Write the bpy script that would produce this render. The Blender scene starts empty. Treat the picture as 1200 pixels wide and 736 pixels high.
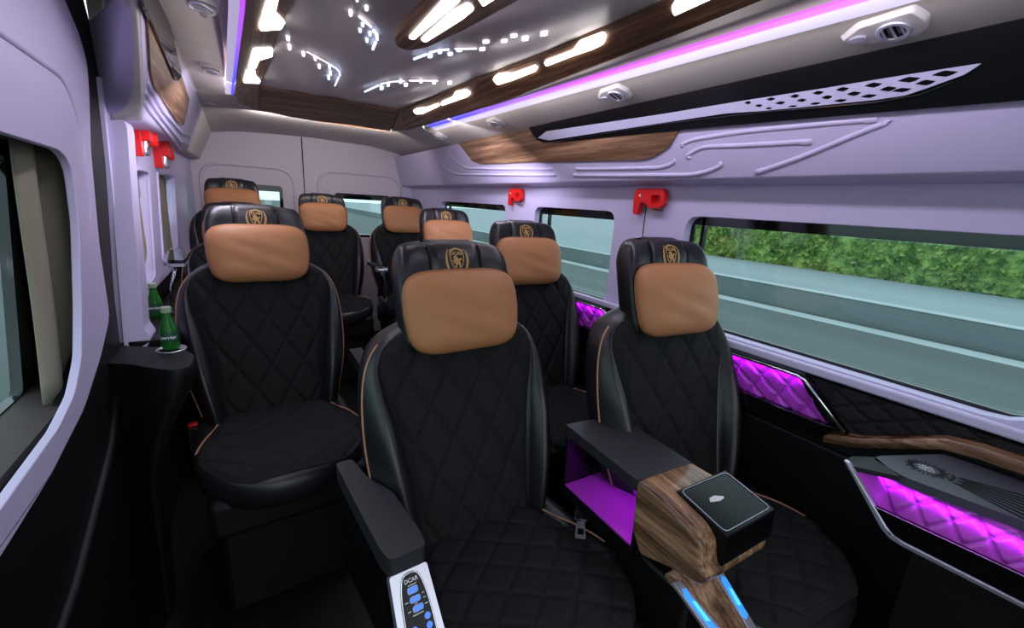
import bpy, bmesh, math, random
from mathutils import Vector, Matrix
from mathutils.geometry import tessellate_polygon
random.seed(4)
R_ = math.radians
SC = bpy.context.scene
COL = SC.collection
E0 = 1.27                                   # eye height above the cabin floor

# ------------------------------------------------------------------ camera
F_PX = 502.398
RX = Vector((0.85833193, 0.07674497, -0.50732289))
RY = Vector((-0.50976087, 0.24008093, -0.82613861))
RZ = Vector((0.05839656, 0.9677145, 0.24519071))
cam_d = bpy.data.cameras.new('camera'); cam = bpy.data.objects.new('camera', cam_d); COL.objects.link(cam)
cam_d.sensor_width = 36; cam_d.lens = F_PX * 36 / 1200; cam_d.clip_start = 0.02; cam_d.clip_end = 400
cam.matrix_world = Matrix(((RX[0], RX[1], RX[2], 0), (RY[0], RY[1], RY[2], 0), (RZ[0], RZ[1], RZ[2], E0), (0, 0, 0, 1)))
SC.camera = cam
# ------------------------------------------------------------------ world, exposure
SC.view_settings.view_transform = 'Standard'; SC.view_settings.look = 'None'
SC.view_settings.gamma = 1; SC.view_settings.use_curve_mapping = False
SC.view_settings.exposure = 0.35
try:
    SC.cycles.use_denoising = True; SC.cycles.max_bounces = 8; SC.cycles.transparent_max_bounces = 12
    SC.cycles.sample_clamp_indirect = 4
except Exception: pass
wd = bpy.data.worlds.new('overcast_sky'); SC.world = wd; wd.use_nodes = True
wn = wd.node_tree.nodes; wl = wd.node_tree.links
bg = wn['Background']; bg.inputs[1].default_value = 1.7
tcw = wn.new('ShaderNodeTexCoord'); sx = wn.new('ShaderNodeSeparateXYZ'); rmp = wn.new('ShaderNodeValToRGB')
wl.new(tcw.outputs['Generated'], sx.inputs[0]); wl.new(sx.outputs['Z'], rmp.inputs[0]); wl.new(rmp.outputs[0], bg.inputs[0])
rmp.color_ramp.elements[0].position = 0.0; rmp.color_ramp.elements[0].color = (0.66, 0.74, 0.77, 1)
rmp.color_ramp.elements[1].position = 0.5; rmp.color_ramp.elements[1].color = (0.80, 0.84, 0.90, 1)

def area(name, loc, size, power, color, direction, size_y=None, spread=180, axis=(0, 1, 0)):
    d = bpy.data.lights.new(name, 'AREA'); d.energy = power; d.color = color; d.size = size; d.spread = math.radians(spread)
    if size_y: d.shape = 'RECTANGLE'; d.size_y = size_y
    o = bpy.data.objects.new(name, d); COL.objects.link(o); o.location = loc
    zz = -Vector(direction).normalized(); yy = Vector(axis); yy = (yy - zz * yy.dot(zz)).normalized(); xx = yy.cross(zz)
    o.rotation_euler = Matrix((xx, yy, zz)).transposed().to_euler(); return o

# light of the long RGB/white coves along both edges of the ceiling panel
for cx_, sg_ in ((0.975, 1), (-0.035, -1)):
    area('cove_light', (cx_, 0.85, E0 + 0.400), 0.04, 2.2, (0.84, 0.78, 1.0), (0.25 * sg_, 0, -1), 1.5)
    area('cove_light', (cx_, 2.25, E0 + 0.400), 0.04, 5.0, (0.86, 0.80, 1.0), (0.25 * sg_, 0.5, -1), 1.2)
    area('cove_side_light', (cx_, 1.5, E0 + 0.375), 0.03, 0.65, (1.0, 0.90, 0.86), (sg_, 0, 0.12), 2.4)
# unseen fill added under the panel's rear end to brighten the rear headliner
area('rear_fill_light', (0.46, 3.10, E0 + 0.405), 0.03, 2.2, (1.0, 0.90, 0.92), (0, 1, -0.25), 0.8, 180, (1, 0, 0))

# ------------------------------------------------------------------ placing helpers
def ray(px, py):
    a = (px - 600, -(py - 368), -F_PX)
    return Vector((RX.dot(a), RY.dot(a), RZ.dot(a)))
def onplane(px, py, p0, n):
    p0 = Vector(p0) - Vector((0, 0, E0)); r = ray(px, py); n = Vector(n)
    return r * (p0.dot(n) / r.dot(n)) + Vector((0, 0, E0))
def onx(px, py, x): return onplane(px, py, (x, 0, E0), (1, 0, 0))
def onz(px, py, z): return onplane(px, py, (0, 0, z), (0, 0, 1))
def ony(px, py, y): return onplane(px, py, (0, y, E0), (0, 1, 0))

# ------------------------------------------------------------------ materials
def mat(name, col, rough=0.5, metal=0.0, spec=0.5, emit=None, estr=0.0, coat=0.0):
    m = bpy.data.materials.new(name); m.use_nodes = True; b = m.node_tree.nodes['Principled BSDF']
    b.inputs['Base Color'].default_value = (*col, 1); b.inputs['Roughness'].default_value = rough
    b.inputs['Metallic'].default_value = metal; b.inputs['Specular IOR Level'].default_value = spec
    b.inputs['Coat Weight'].default_value = coat
    if emit: b.inputs['Emission Color'].default_value = (*emit, 1); b.inputs['Emission Strength'].default_value = estr
    return m
def nodes(m): return m.node_tree.nodes, m.node_tree.links, m.node_tree.nodes['Principled BSDF']
def add_noise_bump(m, scale, strength, dist=0.002, vec='Object', detail=3, stretch=None):
    n, l, b = nodes(m); tc = n.new('ShaderNodeTexCoord'); t = n.new('ShaderNodeTexNoise'); bp = n.new('ShaderNodeBump')
    t.inputs['Scale'].default_value = scale; t.inputs['Detail'].default_value = detail
    mp = n.new('ShaderNodeMapping'); l.new(tc.outputs[vec], mp.inputs[0]); l.new(mp.outputs[0], t.inputs['Vector'])
    if stretch: mp.inputs['Scale'].default_value = stretch
    l.new(t.outputs['Fac'], bp.inputs['Height']); bp.inputs['Strength'].default_value = strength; bp.inputs['Distance'].default_value = dist
    l.new(bp.outputs[0], b.inputs['Normal']); return m
def wood(name, c0, c1, stretch=(14, 0.5, 14), rough=0.25, freq=3.0):
    m = mat(name, c0, rough, coat=0.3 if rough < 0.4 else 0.0, spec=0.3); n, l, b = nodes(m)
    tc = n.new('ShaderNodeTexCoord'); mp = n.new('ShaderNodeMapping'); mp.inputs['Scale'].default_value = stretch
    t = n.new('ShaderNodeTexNoise'); t.inputs['Scale'].default_value = freq; t.inputs['Detail'].default_value = 8; t.inputs['Roughness'].default_value = 0.75
    r = n.new('ShaderNodeValToRGB'); e = r.color_ramp.elements
    e[0].position = 0.36; e[0].color = (*c0, 1); e[1].position = 0.66; e[1].color = (*c1, 1)
    x = r.color_ramp.elements.new(0.5); x.color = (*[0.55 * a + 0.3 * b2 for a, b2 in zip(c0, c1)], 1)
    l.new(tc.outputs['Object'], mp.inputs[0]); l.new(mp.outputs[0], t.inputs['Vector']); l.new(t.outputs['Fac'], r.inputs[0]); l.new(r.outputs[0], b.inputs['Base Color'])
    return m
M = {}
M['lilac'] = add_noise_bump(mat('led_tinted_white_plastic', (0.60, 0.555, 0.775), 0.42), 260, 0.05)  # white plastic with the violet LED glow put into its base colour
M['liner'] = add_noise_bump(mat('beige_headliner', (0.60, 0.555, 0.52), 0.85), 300, 0.12)
M['rear'] = add_noise_bump(mat('rear_door_trim', (0.66, 0.61, 0.68), 0.7), 300, 0.1)
M['grey_gloss'] = mat('glossy_ceiling', (0.62, 0.575, 0.54), 0.36, spec=0.3)
M['leather'] = add_noise_bump(mat('black_leather', (0.011, 0.011, 0.013), 0.33, spec=0.55), 420, 0.25, 0.001)
M['pad'] = add_noise_bump(mat('armrest_leather', (0.022, 0.023, 0.028), 0.42, spec=0.55), 600, 0.35, 0.001)
M['tan'] = add_noise_bump(mat('tan_leather', (0.46, 0.205, 0.085), 0.5, spec=0.35), 380, 0.35, 0.0015)
M['piping'] = mat('tan_piping', (0.42, 0.22, 0.12), 0.5)
M['gold'] = mat('gold_embroidery', (0.50, 0.30, 0.10), 0.5)
M['black'] = mat('black_plastic', (0.004, 0.004, 0.0045), 0.5, spec=0.35)
M['gloss'] = mat('piano_black', (0.004, 0.004, 0.005), 0.06, spec=0.55)
M['seal'] = mat('rubber_seal', (0.010, 0.009, 0.010), 0.7)
M['floor'] = wood('dark_floor', (0.004, 0.003, 0.003), (0.014, 0.010, 0.009), rough=0.5)
M['sill'] = mat('brown_sill', (0.045, 0.028, 0.030), 0.6)
M['gloss2'] = mat('satin_black_plate', (0.003, 0.003, 0.004), 0.22, spec=0.22)
M['vent'] = mat('vent_plastic', (0.62, 0.59, 0.58), 0.35)
M['slate'] = add_noise_bump(mat('slate_leather', (0.055, 0.057, 0.075), 0.4), 600, 0.2, 0.001)
M['chrome'] = mat('chrome', (0.75, 0.75, 0.80), 0.16, 1.0)
M['satin'] = mat('satin_silver', (0.60, 0.60, 0.68), 0.30, 0.75)
M['blade'] = mat('blade_silver', (0.55, 0.55, 0.74), 0.35, 0.2)
M['wood'] = wood('walnut_ceiling', (0.10, 0.045, 0.022), (0.48, 0.28, 0.16), rough=0.42)
M['woodx'] = wood('walnut_crosswise', (0.09, 0.042, 0.024), (0.42, 0.25, 0.15), stretch=(0.5, 14, 14), rough=0.45)
M['zebra'] = wood('zebrano_console', (0.05, 0.020, 0.009), (0.58, 0.34, 0.19), stretch=(14, 0.7, 9), rough=0.2)
M['red'] = mat('red_plastic', (0.72, 0.012, 0.012), 0.3)
M['purple'] = mat('quilted_violet_leather', (0.50, 0.06, 0.62), 0.3)
M['cap'] = mat('green_cap', (0.30, 0.42, 0.26), 0.4)
M['label'] = mat('green_label', (0.010, 0.075, 0.035), 0.4)
M['white'] = mat('white_print', (0.75, 0.75, 0.75), 0.5)
M['curtain'] = add_noise_bump(mat('olive_curtain', (0.27, 0.255, 0.18), 0.85), 500, 0.2)
M['white_light'] = mat('white_diffuser', (0.9, 0.9, 0.9), 0.5, emit=(1.0, 0.96, 0.97), estr=5.0)
M['star'] = mat('star_diffuser', (0.9, 0.9, 0.9), 0.5, emit=(0.55, 0.66, 1.0), estr=1.6)
M['star_w'] = mat('star_diffuser_white', (0.9, 0.9, 0.9), 0.5, emit=(0.95, 0.85, 1.0), estr=1.5)
M['cove'] = mat('cove_diffuser', (0.5, 0.5, 0.58), 0.5, emit=(0.72, 0.64, 1.0), estr=0.42)
M['magenta'] = mat('magenta_led', (0.5, 0.1, 0.6), 0.5, emit=(0.62, 0.05, 0.85), estr=2.5)
M['blue'] = mat('blue_led', (0.05, 0.2, 0.6), 0.3, emit=(0.02, 0.22, 0.75), estr=1.0)
M['cyan'] = mat('cyan_led', (0.05, 0.4, 0.6), 0.3, emit=(0.10, 0.60, 0.75), estr=0.9)
M['button'] = mat('lit_button', (0.05, 0.15, 0.5), 0.3, emit=(0.06, 0.20, 0.70), estr=0.6)
def led_grad():
    m = mat('rgb_led_strip', (0.5, 0.3, 0.7), 0.5); n, l, b = nodes(m)
    tc = n.new('ShaderNodeTexCoord'); s = n.new('ShaderNodeSeparateXYZ'); r = n.new('ShaderNodeValToRGB'); mr = n.new('ShaderNodeMapRange')
    mr.inputs['From Min'].default_value = 0.5; mr.inputs['From Max'].default_value = 2.8
    l.new(tc.outputs['Object'], s.inputs[0]); l.new(s.outputs['Y'], mr.inputs['Value']); l.new(mr.outputs[0], r.inputs[0])
    e = r.color_ramp.elements; e[0].position = 0.3; e[0].color = (0.50, 0.03, 0.72, 1); e[1].position = 0.75; e[1].color = (0.03, 0.06, 0.85, 1)
    x = e.new(0.5); x.color = (0.30, 0.10, 0.75, 1)
    l.new(r.outputs[0], b.inputs['Emission Color']); b.inputs['Emission Strength'].default_value = 1.0; return m
M['led'] = led_grad()
def mesh_fabric():
    m = mat('black_mesh_fabric', (0.013, 0.013, 0.014), 0.85, spec=0.25); n, l, b = nodes(m)
    tc = n.new('ShaderNodeTexCoord'); mp = n.new('ShaderNodeMapping'); mp.inputs['Scale'].default_value = (190, 190, 190)
    v = n.new('ShaderNodeTexVoronoi'); v.feature = 'F1'; v.inputs['Randomness'].default_value = 0.15; v.inputs['Scale'].default_value = 1
    r = n.new('ShaderNodeValToRGB'); e = r.color_ramp.elements
    e[0].position = 0.15; e[0].color = (0.006, 0.006, 0.006, 1); e[1].position = 0.7; e[1].color = (0.015, 0.015, 0.016, 1)
    bp = n.new('ShaderNodeBump'); bp.inputs['Strength'].default_value = 0.3; bp.inputs['Distance'].default_value = 0.001
    l.new(tc.outputs['Object'], mp.inputs[0]); l.new(mp.outputs[0], v.inputs['Vector']); l.new(v.outputs['Distance'], r.inputs[0])
    l.new(r.outputs[0], b.inputs['Base Color']); l.new(v.outputs['Distance'], bp.inputs['Height']); l.new(bp.outputs[0], b.inputs['Normal']); return m
M['mesh'] = mesh_fabric()
def glass(name, tint, refl=0.06):
    m = bpy.data.materials.new(name); m.use_nodes = True; n = m.node_tree.nodes; l = m.node_tree.links; n.clear()
    o = n.new('ShaderNodeOutputMaterial'); mx = n.new('ShaderNodeMixShader'); t = n.new('ShaderNodeBsdfTransparent'); g = n.new('ShaderNodeBsdfGlossy')
    t.inputs[0].default_value = (*tint, 1); g.inputs['Roughness'].default_value = 0.03; mx.inputs[0].default_value = refl
    l.new(t.outputs[0], mx.inputs[1]); l.new(g.outputs[0], mx.inputs[2]); l.new(mx.outputs[0], o.inputs[0]); return m
M['glass'] = glass('tinted_glass', (0.78, 0.90, 0.90))
def bottle_glass():
    m = mat('green_bottle_glass', (0.03, 0.30, 0.04), 0.05, spec=0.6); b = m.node_tree.nodes['Principled BSDF']
    b.inputs['Transmission Weight'].default_value = 0.6; b.inputs['IOR'].default_value = 1.3; return m
M['bottle'] = bottle_glass()
def ground(name, c0, c1, scale, stretch=(1, 1, 1), rough=0.8):
    m = mat(name, c0, rough); n, l, b = nodes(m); tc = n.new('ShaderNodeTexCoord'); mp = n.new('ShaderNodeMapping'); mp.inputs['Scale'].default_value = stretch
    t = n.new('ShaderNodeTexNoise'); t.inputs['Scale'].default_value = scale; t.inputs['Detail'].default_value = 4
    r = n.new('ShaderNodeValToRGB'); e = r.color_ramp.elements; e[0].position = 0.35; e[0].color = (*c0, 1); e[1].position = 0.65; e[1].color = (*c1, 1)
    l.new(tc.outputs['Object'], mp.inputs[0]); l.new(mp.outputs[0], t.inputs['Vector']); l.new(t.outputs['Fac'], r.inputs[0]); l.new(r.outputs[0], b.inputs['Base Color']); return m
M['road'] = ground('asphalt', (0.070, 0.086, 0.089), (0.091, 0.107, 0.109), 1.2, (1, 0.12, 1))
M['kerb'] = ground('kerb_concrete', (0.135, 0.165, 0.172), (0.172, 0.202, 0.210), 1.0, (1, 0.4, 1))
M['pave'] = ground('pavement', (0.218, 0.270, 0.291), (0.260, 0.307, 0.322), 0.8, (1, 0.2, 1))
M['paint'] = ground('road_line', (0.343, 0.400, 0.412), (0.386, 0.437, 0.449), 1.0)
M['leaf'] = ground('hedge_leaves', (0.075, 0.180, 0.030), (0.315, 0.450, 0.105), 5.0)
M['grass'] = ground('far_grass', (0.072, 0.156, 0.048), (0.132, 0.216, 0.084), 2.0)
M['bldg'] = ground('pale_render', (0.210, 0.240, 0.240), (0.270, 0.300, 0.300), 1.0)

# ------------------------------------------------------------------ object helpers
def link(name, me, m, parent=None, smooth=False):
    o = bpy.data.objects.new(name, me); COL.objects.link(o)
    if m is not None: me.materials.append(m)
    if smooth:
        for p in me.polygons: p.use_smooth = True
    if parent is not None: o.parent = parent
    return o
def tag(o, label=None, cat=None, group=None, kind=None):
    if label: o['label'] = label
    if cat: o['category'] = cat
    if group: o['group'] = group
    if kind: o['kind'] = kind
    return o
def struct(o): o['kind'] = 'structure'; return o
def thing(name, label, cat, loc=(0, 0, 0), group=None):
    o = bpy.data.objects.new(name, None); COL.objects.link(o); o.location = loc; o.empty_display_size = 0.05
    return tag(o, label, cat, group)
class MB:
    def __init__(s): s.v = []; s.f = []
    def add(s, vs, fs):
        b = len(s.v); s.v += [tuple(v) for v in vs]; s.f += [tuple(b + i for i in f) for f in fs]; return s
    def box(s, x0, x1, y0, y1, z0, z1):
        vs = [(x, y, z) for x in (x0, x1) for y in (y0, y1) for z in (z0, z1)]
        return s.add(vs, [(0, 1, 3, 2), (4, 6, 7, 5), (0, 4, 5, 1), (2, 3, 7, 6), (0, 2, 6, 4), (1, 5, 7, 3)])
    def hexa(s, bot, top):
        return s.add(list(bot) + list(top), [(3, 2, 1, 0), (4, 5, 6, 7), (0, 1, 5, 4), (1, 2, 6, 5), (2, 3, 7, 6), (3, 0, 4, 7)])
    def tube(s, pts, r, n=8, closed=False, flat=None):
        pts = [Vector(p) for p in pts]; vs = []; fs = []; N = len(pts); up = Vector((0.13, 0.21, 0.97))
        for i, p in enumerate(pts):
            a = pts[(i - 1) % N] if (closed or i > 0) else p; b = pts[(i + 1) % N] if (closed or i < N - 1) else p
            t = (b - a).normalized(); u = t.cross(up)
            if u.length < 1e-3: u = t.cross(Vector((1, 0, 0)))
            u.normalize(); w = t.cross(u); rr = r[i] if isinstance(r, (list, tuple)) else r
            for k in range(n):
                q = 2 * math.pi * k / n; vs.append(p + (u * math.cos(q) + w * math.sin(q)) * rr)
        for i in range(N if closed else N - 1):
            j = (i + 1) % N
            for k in range(n): fs.append((i * n + k, i * n + (k + 1) % n, j * n + (k + 1) % n, j * n + k))
        if not closed: fs.append(tuple(range(n - 1, -1, -1))); fs.append(tuple((N - 1) * n + k for k in range(n)))
        return s.add(vs, fs)
    def lathe(s, prof, n=24, c=(0, 0, 0), axis='z'):
        vs = []; fs = []
        for (r, h) in prof:
            for k in range(n):
                q = 2 * math.pi * k / n; x, y, z = r * math.cos(q), r * math.sin(q), h
                if axis == 'x': x, y, z = z, x, y
                vs.append((c[0] + x, c[1] + y, c[2] + z))
        for i in range(len(prof) - 1):
            for k in range(n): fs.append((i * n + k, i * n + (k + 1) % n, (i + 1) * n + (k + 1) % n, (i + 1) * n + k))
        fs.append(tuple(range(n - 1, -1, -1))); fs.append(tuple((len(prof) - 1) * n + k for k in range(n)))
        return s.add(vs, fs)
    def plate(s, loops, th):
        """loops: list of 3D loops (outer, holes...), th: thickness vector"""
        loops = [[Vector(p) for p in lp] for lp in loops]; th = Vector(th)
        tris = tessellate_polygon(loops); flat = [p for lp in loops for p in lp]; n = len(flat)
        fs = [tuple(t) for t in tris] + [tuple(n + i for i in reversed(t)) for t in tris]; b = 0
        for lp in loops:
            m = len(lp)
            for i in range(m): j = (i + 1) % m; fs.append((b + i, b + j, n + b + j, n + b + i))
            b += m
        return s.add(flat + [p + th for p in flat], fs)
    def grid(s, fn, nu, nv, closed_u=False):
        vs = [fn(i / (nu if closed_u else nu - 1), j / (nv - 1)) for j in range(nv) for i in range(nu)]; fs = []
        for j in range(nv - 1):
            for i in range(nu if closed_u else nu - 1):
                i2 = (i + 1) % nu; fs.append((j * nu + i, j * nu + i2, (j + 1) * nu + i2, (j + 1) * nu + i))
        return s.add(vs, fs)
    def loft(s, rings, cap=True):
        n = len(rings[0]); vs = [p for r in rings for p in r]; fs = []
        for j in range(len(rings) - 1):
            for i in range(n): i2 = (i + 1) % n; fs.append((j * n + i, j * n + i2, (j + 1) * n + i2, (j + 1) * n + i))
        if cap: fs.append(tuple(range(n - 1, -1, -1))); fs.append(tuple((len(rings) - 1) * n + k for k in range(n)))
        return s.add(vs, fs)
    def build(s, name, m, parent=None, smooth=False, bevel=0, seg=2, sub=0):
        me = bpy.data.meshes.new(name); me.from_pydata(s.v, [], s.f)
        bm = bmesh.new(); bm.from_mesh(me); bmesh.ops.remove_doubles(bm, verts=bm.verts, dist=1e-5)
        bmesh.ops.recalc_face_normals(bm, faces=bm.faces); bm.to_mesh(me); bm.free(); me.update()
        o = link(name, me, m, parent, smooth)
        if bevel:
            md = o.modifiers.new('bevel', 'BEVEL'); md.width = bevel; md.segments = seg; md.limit_method = 'ANGLE'; md.angle_limit = R_(32)
            for p in me.polygons: p.use_smooth = True
            me.set_sharp_from_angle(angle=R_(32)) if hasattr(me, 'set_sharp_from_angle') else None
        if sub: md = o.modifiers.new('sub', 'SUBSURF'); md.levels = sub; md.render_levels = sub
        return o
def rounded(pts, r, n=5):
    """round the corners of a planar 3D/2D loop"""
    pts = [Vector(p) for p in pts]; out = []; N = len(pts)
    for i, p in enumerate(pts):
        a = pts[i - 1]; b = pts[(i + 1) % N]; ri = r[i] if isinstance(r, (list, tuple)) else r
        ra = min(ri, (a - p).length * 0.45, (b - p).length * 0.45)
        if ra <= 1e-6: out.append(p); continue
        s = p + (a - p).normalized() * ra; e = p + (b - p).normalized() * ra
        for k in range(n + 1):
            t = k / n; out.append(s * (1 - t) ** 2 + p * 2 * t * (1 - t) + e * t * t)
    return out
def interp(tab, x):
    if x <= tab[0][0]: return tab[0][1]
    for (a, va), (b, vb) in zip(tab, tab[1:]):
        if x <= b:
            t = (x - a) / (b - a); t = t * t * (3 - 2 * t) if False else t
            return va + (vb - va) * t
    return tab[-1][1]
def smoothtab(tab, n=60):
    """sample with catmull-rom for smooth outlines"""
    xs = [t[0] for t in tab]; ys = [t[1] for t in tab]; out = []
    for i in range(n + 1):
        x = xs[0] + (xs[-1] - xs[0]) * i / n; k = 0
        while k < len(xs) - 2 and x > xs[k + 1]: k += 1
        h = xs[k + 1] - xs[k]; t = (x - xs[k]) / h
        def sl(j):
            if j <= 0: return (ys[1] - ys[0]) / (xs[1] - xs[0])
            if j >= len(xs) - 1: return (ys[-1] - ys[-2]) / (xs[-1] - xs[-2])
            return (ys[j + 1] - ys[j - 1]) / (xs[j + 1] - xs[j - 1])
        m0, m1 = sl(k) * h, sl(k + 1) * h
        out.append((x, (2*t**3-3*t*t+1)*ys[k] + (t**3-2*t*t+t)*m0 + (-2*t**3+3*t*t)*ys[k+1] + (t**3-t*t)*m1))
    return out
def text_verts(txt, size, bold=0.0):
    c = bpy.data.curves.new('lettering', 'FONT'); c.body = txt; c.size = size; c.align_x = 'CENTER'; c.align_y = 'CENTER'; c.offset = bold
    o = bpy.data.objects.new('lettering', c); COL.objects.link(o)
    dg = bpy.context.evaluated_depsgraph_get(); dg.update(); me = bpy.data.meshes.new_from_object(o.evaluated_get(dg))
    vs = [v.co.copy() for v in me.vertices]; fs = [tuple(p.vertices) for p in me.polygons]
    bpy.data.objects.remove(o); bpy.data.curves.remove(c); bpy.data.meshes.remove(me); return vs, fs
def poly2(pts):   # 2D polygon -> verts, tris
    v3 = [Vector((p[0], p[1], 0)) for p in pts]; return v3, [tuple(t) for t in tessellate_polygon([v3])]
def copy_tree(o, parent=None):
    c = o.copy(); COL.objects.link(c)
    if parent is not None: c.parent = parent
    for ch in list(KIDS(o)): copy_tree(ch, c)
    return c
def KIDS(o): return [x for x in COL.objects if x.parent == o]

# =================================================================== STRUCTURE
YR = 4.13; XL = -0.35; XR = 1.30
Z = lambda z: z + E0
# floor
MB().box(-0.60, 1.42, -0.9, YR + 0.05, -0.05, 0.0).build('floor', M['floor'])
struct(bpy.data.objects['floor'])
# ---- right wall: upper plate with the three window openings
def xz(x, pts): return [Vector((x, y, z)) for y, z in pts]
W1 = rounded([(0.10, Z(-0.37)), (0.10, Z(0.0)), (1.00, Z(0.0)), (1.00, Z(-0.37))], [0.09, 0.07, 0.05, 0.05])
W2 = rounded([(1.35, Z(-0.39)), (1.35, Z(0.0)), (1.95, Z(0.0)), (1.95, Z(-0.39))], 0.05)
W3 = rounded([(2.26, Z(-0.38)), (2.26, Z(0.0)), (3.28, Z(0.0)), (3.28, Z(-0.38))], 0.05)
W4 = None
wr = MB().plate([xz(XR, [(-0.9, 0.865), (-0.9, Z(0.16)), (YR, Z(0.16)), (YR, 0.865)])] + [xz(XR, w) for w in (W1, W2, W3)], (0.035, 0, 0))
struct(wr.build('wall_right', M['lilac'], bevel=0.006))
def off2(loop, d):
    c = sum(loop, Vector((0, 0))) / len(loop); out = []
    N = len(loop)
    for i in range(N):
        a = loop[i - 1]; b = loop[(i + 1) % N]; t = (b - a).normalized(); n = Vector((t.y, -t.x))
        if (loop[i] - c).dot(n) < 0: n = -n
        out.append(loop[i] + n * d)
    return out
for k, (w, post) in enumerate(((W1, 0.955), (W2, 1.87), (W3, 3.20)), 1):
    w = [Vector(p[:2]) for p in w]
    ys = [p.x for p in w]; zs = [p.y for p in w]
    pane = struct(MB().plate([xz(XR + 0.047, off2(w, 0.03))], (0.004, 0, 0)).build('window_%d' % k, M['glass']))
    inn = [Vector((min(max(p.x, min(ys) + 0.012), max(ys) - 0.012), min(max(p.y, min(zs) + 0.008), max(zs) - (0.035 if k > 1 else 0.028)))) for p in w]
    MB().plate([xz(XR + 0.036, off2(w, 0.03)), xz(XR + 0.036, inn)], (0.008, 0, 0)).build('window_frame', M['gloss'], pane)
    MB().box(XR + 0.036, XR + 0.052, post - 0.006, post + 0.006, min(zs), max(zs)).build('window_post', M['gloss'], pane)
    g = MB()
    for fy in (0.12, 0.72):
        g.lathe([(0.006, 0), (0.006, 0.01), (0.003, 0.012)], 10, (XR + 0.026, min(ys) + (max(ys) - min(ys)) * fy, max(zs) - 0.006), 'x')
    g.build('screw_cap', M['seal'], pane)
# pillar seam on the right wall
struct(MB().box(XR - 0.001, XR + 0.003, 1.185, 1.189, Z(-0.35), Z(0.06)).build('trim_1', M['seal']))
# bright lower window ledge strip
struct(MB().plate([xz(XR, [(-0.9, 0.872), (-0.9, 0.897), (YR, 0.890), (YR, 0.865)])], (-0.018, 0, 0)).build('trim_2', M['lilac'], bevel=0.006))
# lower right wall
struct(MB().plate([[Vector((XR, -0.9, 0.868)), Vector((XR - 0.008, -0.9, 0.862)), Vector((XR - 0.008, -0.9, 0.0)), Vector((XR + 0.03, -0.9, 0)), Vector((XR + 0.03, -0.9, 0.868))]], (0, YR + 0.9, 0)).build('wall_right_lower', M['black']))
# ---- right overhead unit
PO0 = Vector((1.17, 0, Z(0.36))); PO1 = Vector((1.23, 0, Z(0.115)))
PN = Vector((-0.245, 0, -0.06)).normalized()
PR0 = lambda px, py, d=0.0: onplane(px, py, PO0 + PN * d, PN)
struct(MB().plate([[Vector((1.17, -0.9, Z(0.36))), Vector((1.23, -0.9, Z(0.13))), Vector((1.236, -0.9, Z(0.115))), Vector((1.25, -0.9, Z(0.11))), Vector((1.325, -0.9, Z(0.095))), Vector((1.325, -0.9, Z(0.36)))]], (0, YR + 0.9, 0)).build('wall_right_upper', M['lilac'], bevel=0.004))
# ---- ceiling shell
cs = [(-0.37, 0.28), (-0.17, 0.455), (-0.045, 0.447), (-0.04, 0.56), (0.96, 0.56), (0.965, 0.4255), (1.18, 0.355), (1.33, 0.33)]
cpro = [Vector((x, -0.9, Z(z))) for x, z in cs] + [Vector((1.33, -0.9, Z(0.62))), Vector((-0.37, -0.9, Z(0.62)))]
csf = [(-0.165, 0.62), (-0.165, 0.455)] + cs[2:] + [(1.33, 0.62)]
struct(MB().plate([[Vector((x, -0.9, Z(z))) for x, z in csf]], (0, 0.9 + 1.92, 0)).build('ceiling_front', M['liner'], bevel=0.004, seg=2))
struct(MB().box(-0.52, 1.33, -0.9, 1.92, Z(0.615), Z(0.66)).build('ceiling_outer', M['liner']))
struct(MB().plate([[p + Vector((0, 2.82, 0)) for p in cpro]], (0, 0.82, 0)).build('ceiling', M['liner'], bevel=0.004, seg=2))
# rear slope of the ceiling
def rear_roof():
    m = MB(); top = Z(0.62); xs = (-0.37, -0.20, -0.04, 0.04, 0.25, 0.48, 0.72, 0.86, 0.965, 1.18, 1.33)
    rows = [(2.738, (0.28, 0.442, 0.447, 0.53, 0.53, 0.53, 0.53, 0.53, 0.4255, 0.355, 0.33)),
            (3.00, (0.29, 0.43, 0.446, 0.450, 0.462, 0.47, 0.47, 0.462, 0.4265, 0.36, 0.335)),
            (3.22, (0.30, 0.425, 0.444, 0.446, 0.448, 0.449, 0.448, 0.444, 0.428, 0.37, 0.34)),
            (YR + 0.02, (0.36, 0.40, 0.425, 0.43, 0.44, 0.445, 0.44, 0.437, 0.433, 0.40, 0.36))]
    n = len(xs); vs = [(x, y, Z(z)) for y, zs in rows for x, z in zip(xs, zs)]; k = len(vs); fs = []
    vs += [(x, y, top) for y, zs in rows for x in xs]
    for j in range(len(rows) - 1):
        for i in range(n - 1):
            a = j * n + i; fs += [(a, a + 1, a + n + 1, a + n), (k + a, k + a + n, k + a + n + 1, k + a + 1)]
    return m.add(vs, fs)
struct(rear_roof().build('ceiling_rear', M['liner'], smooth=True))
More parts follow.
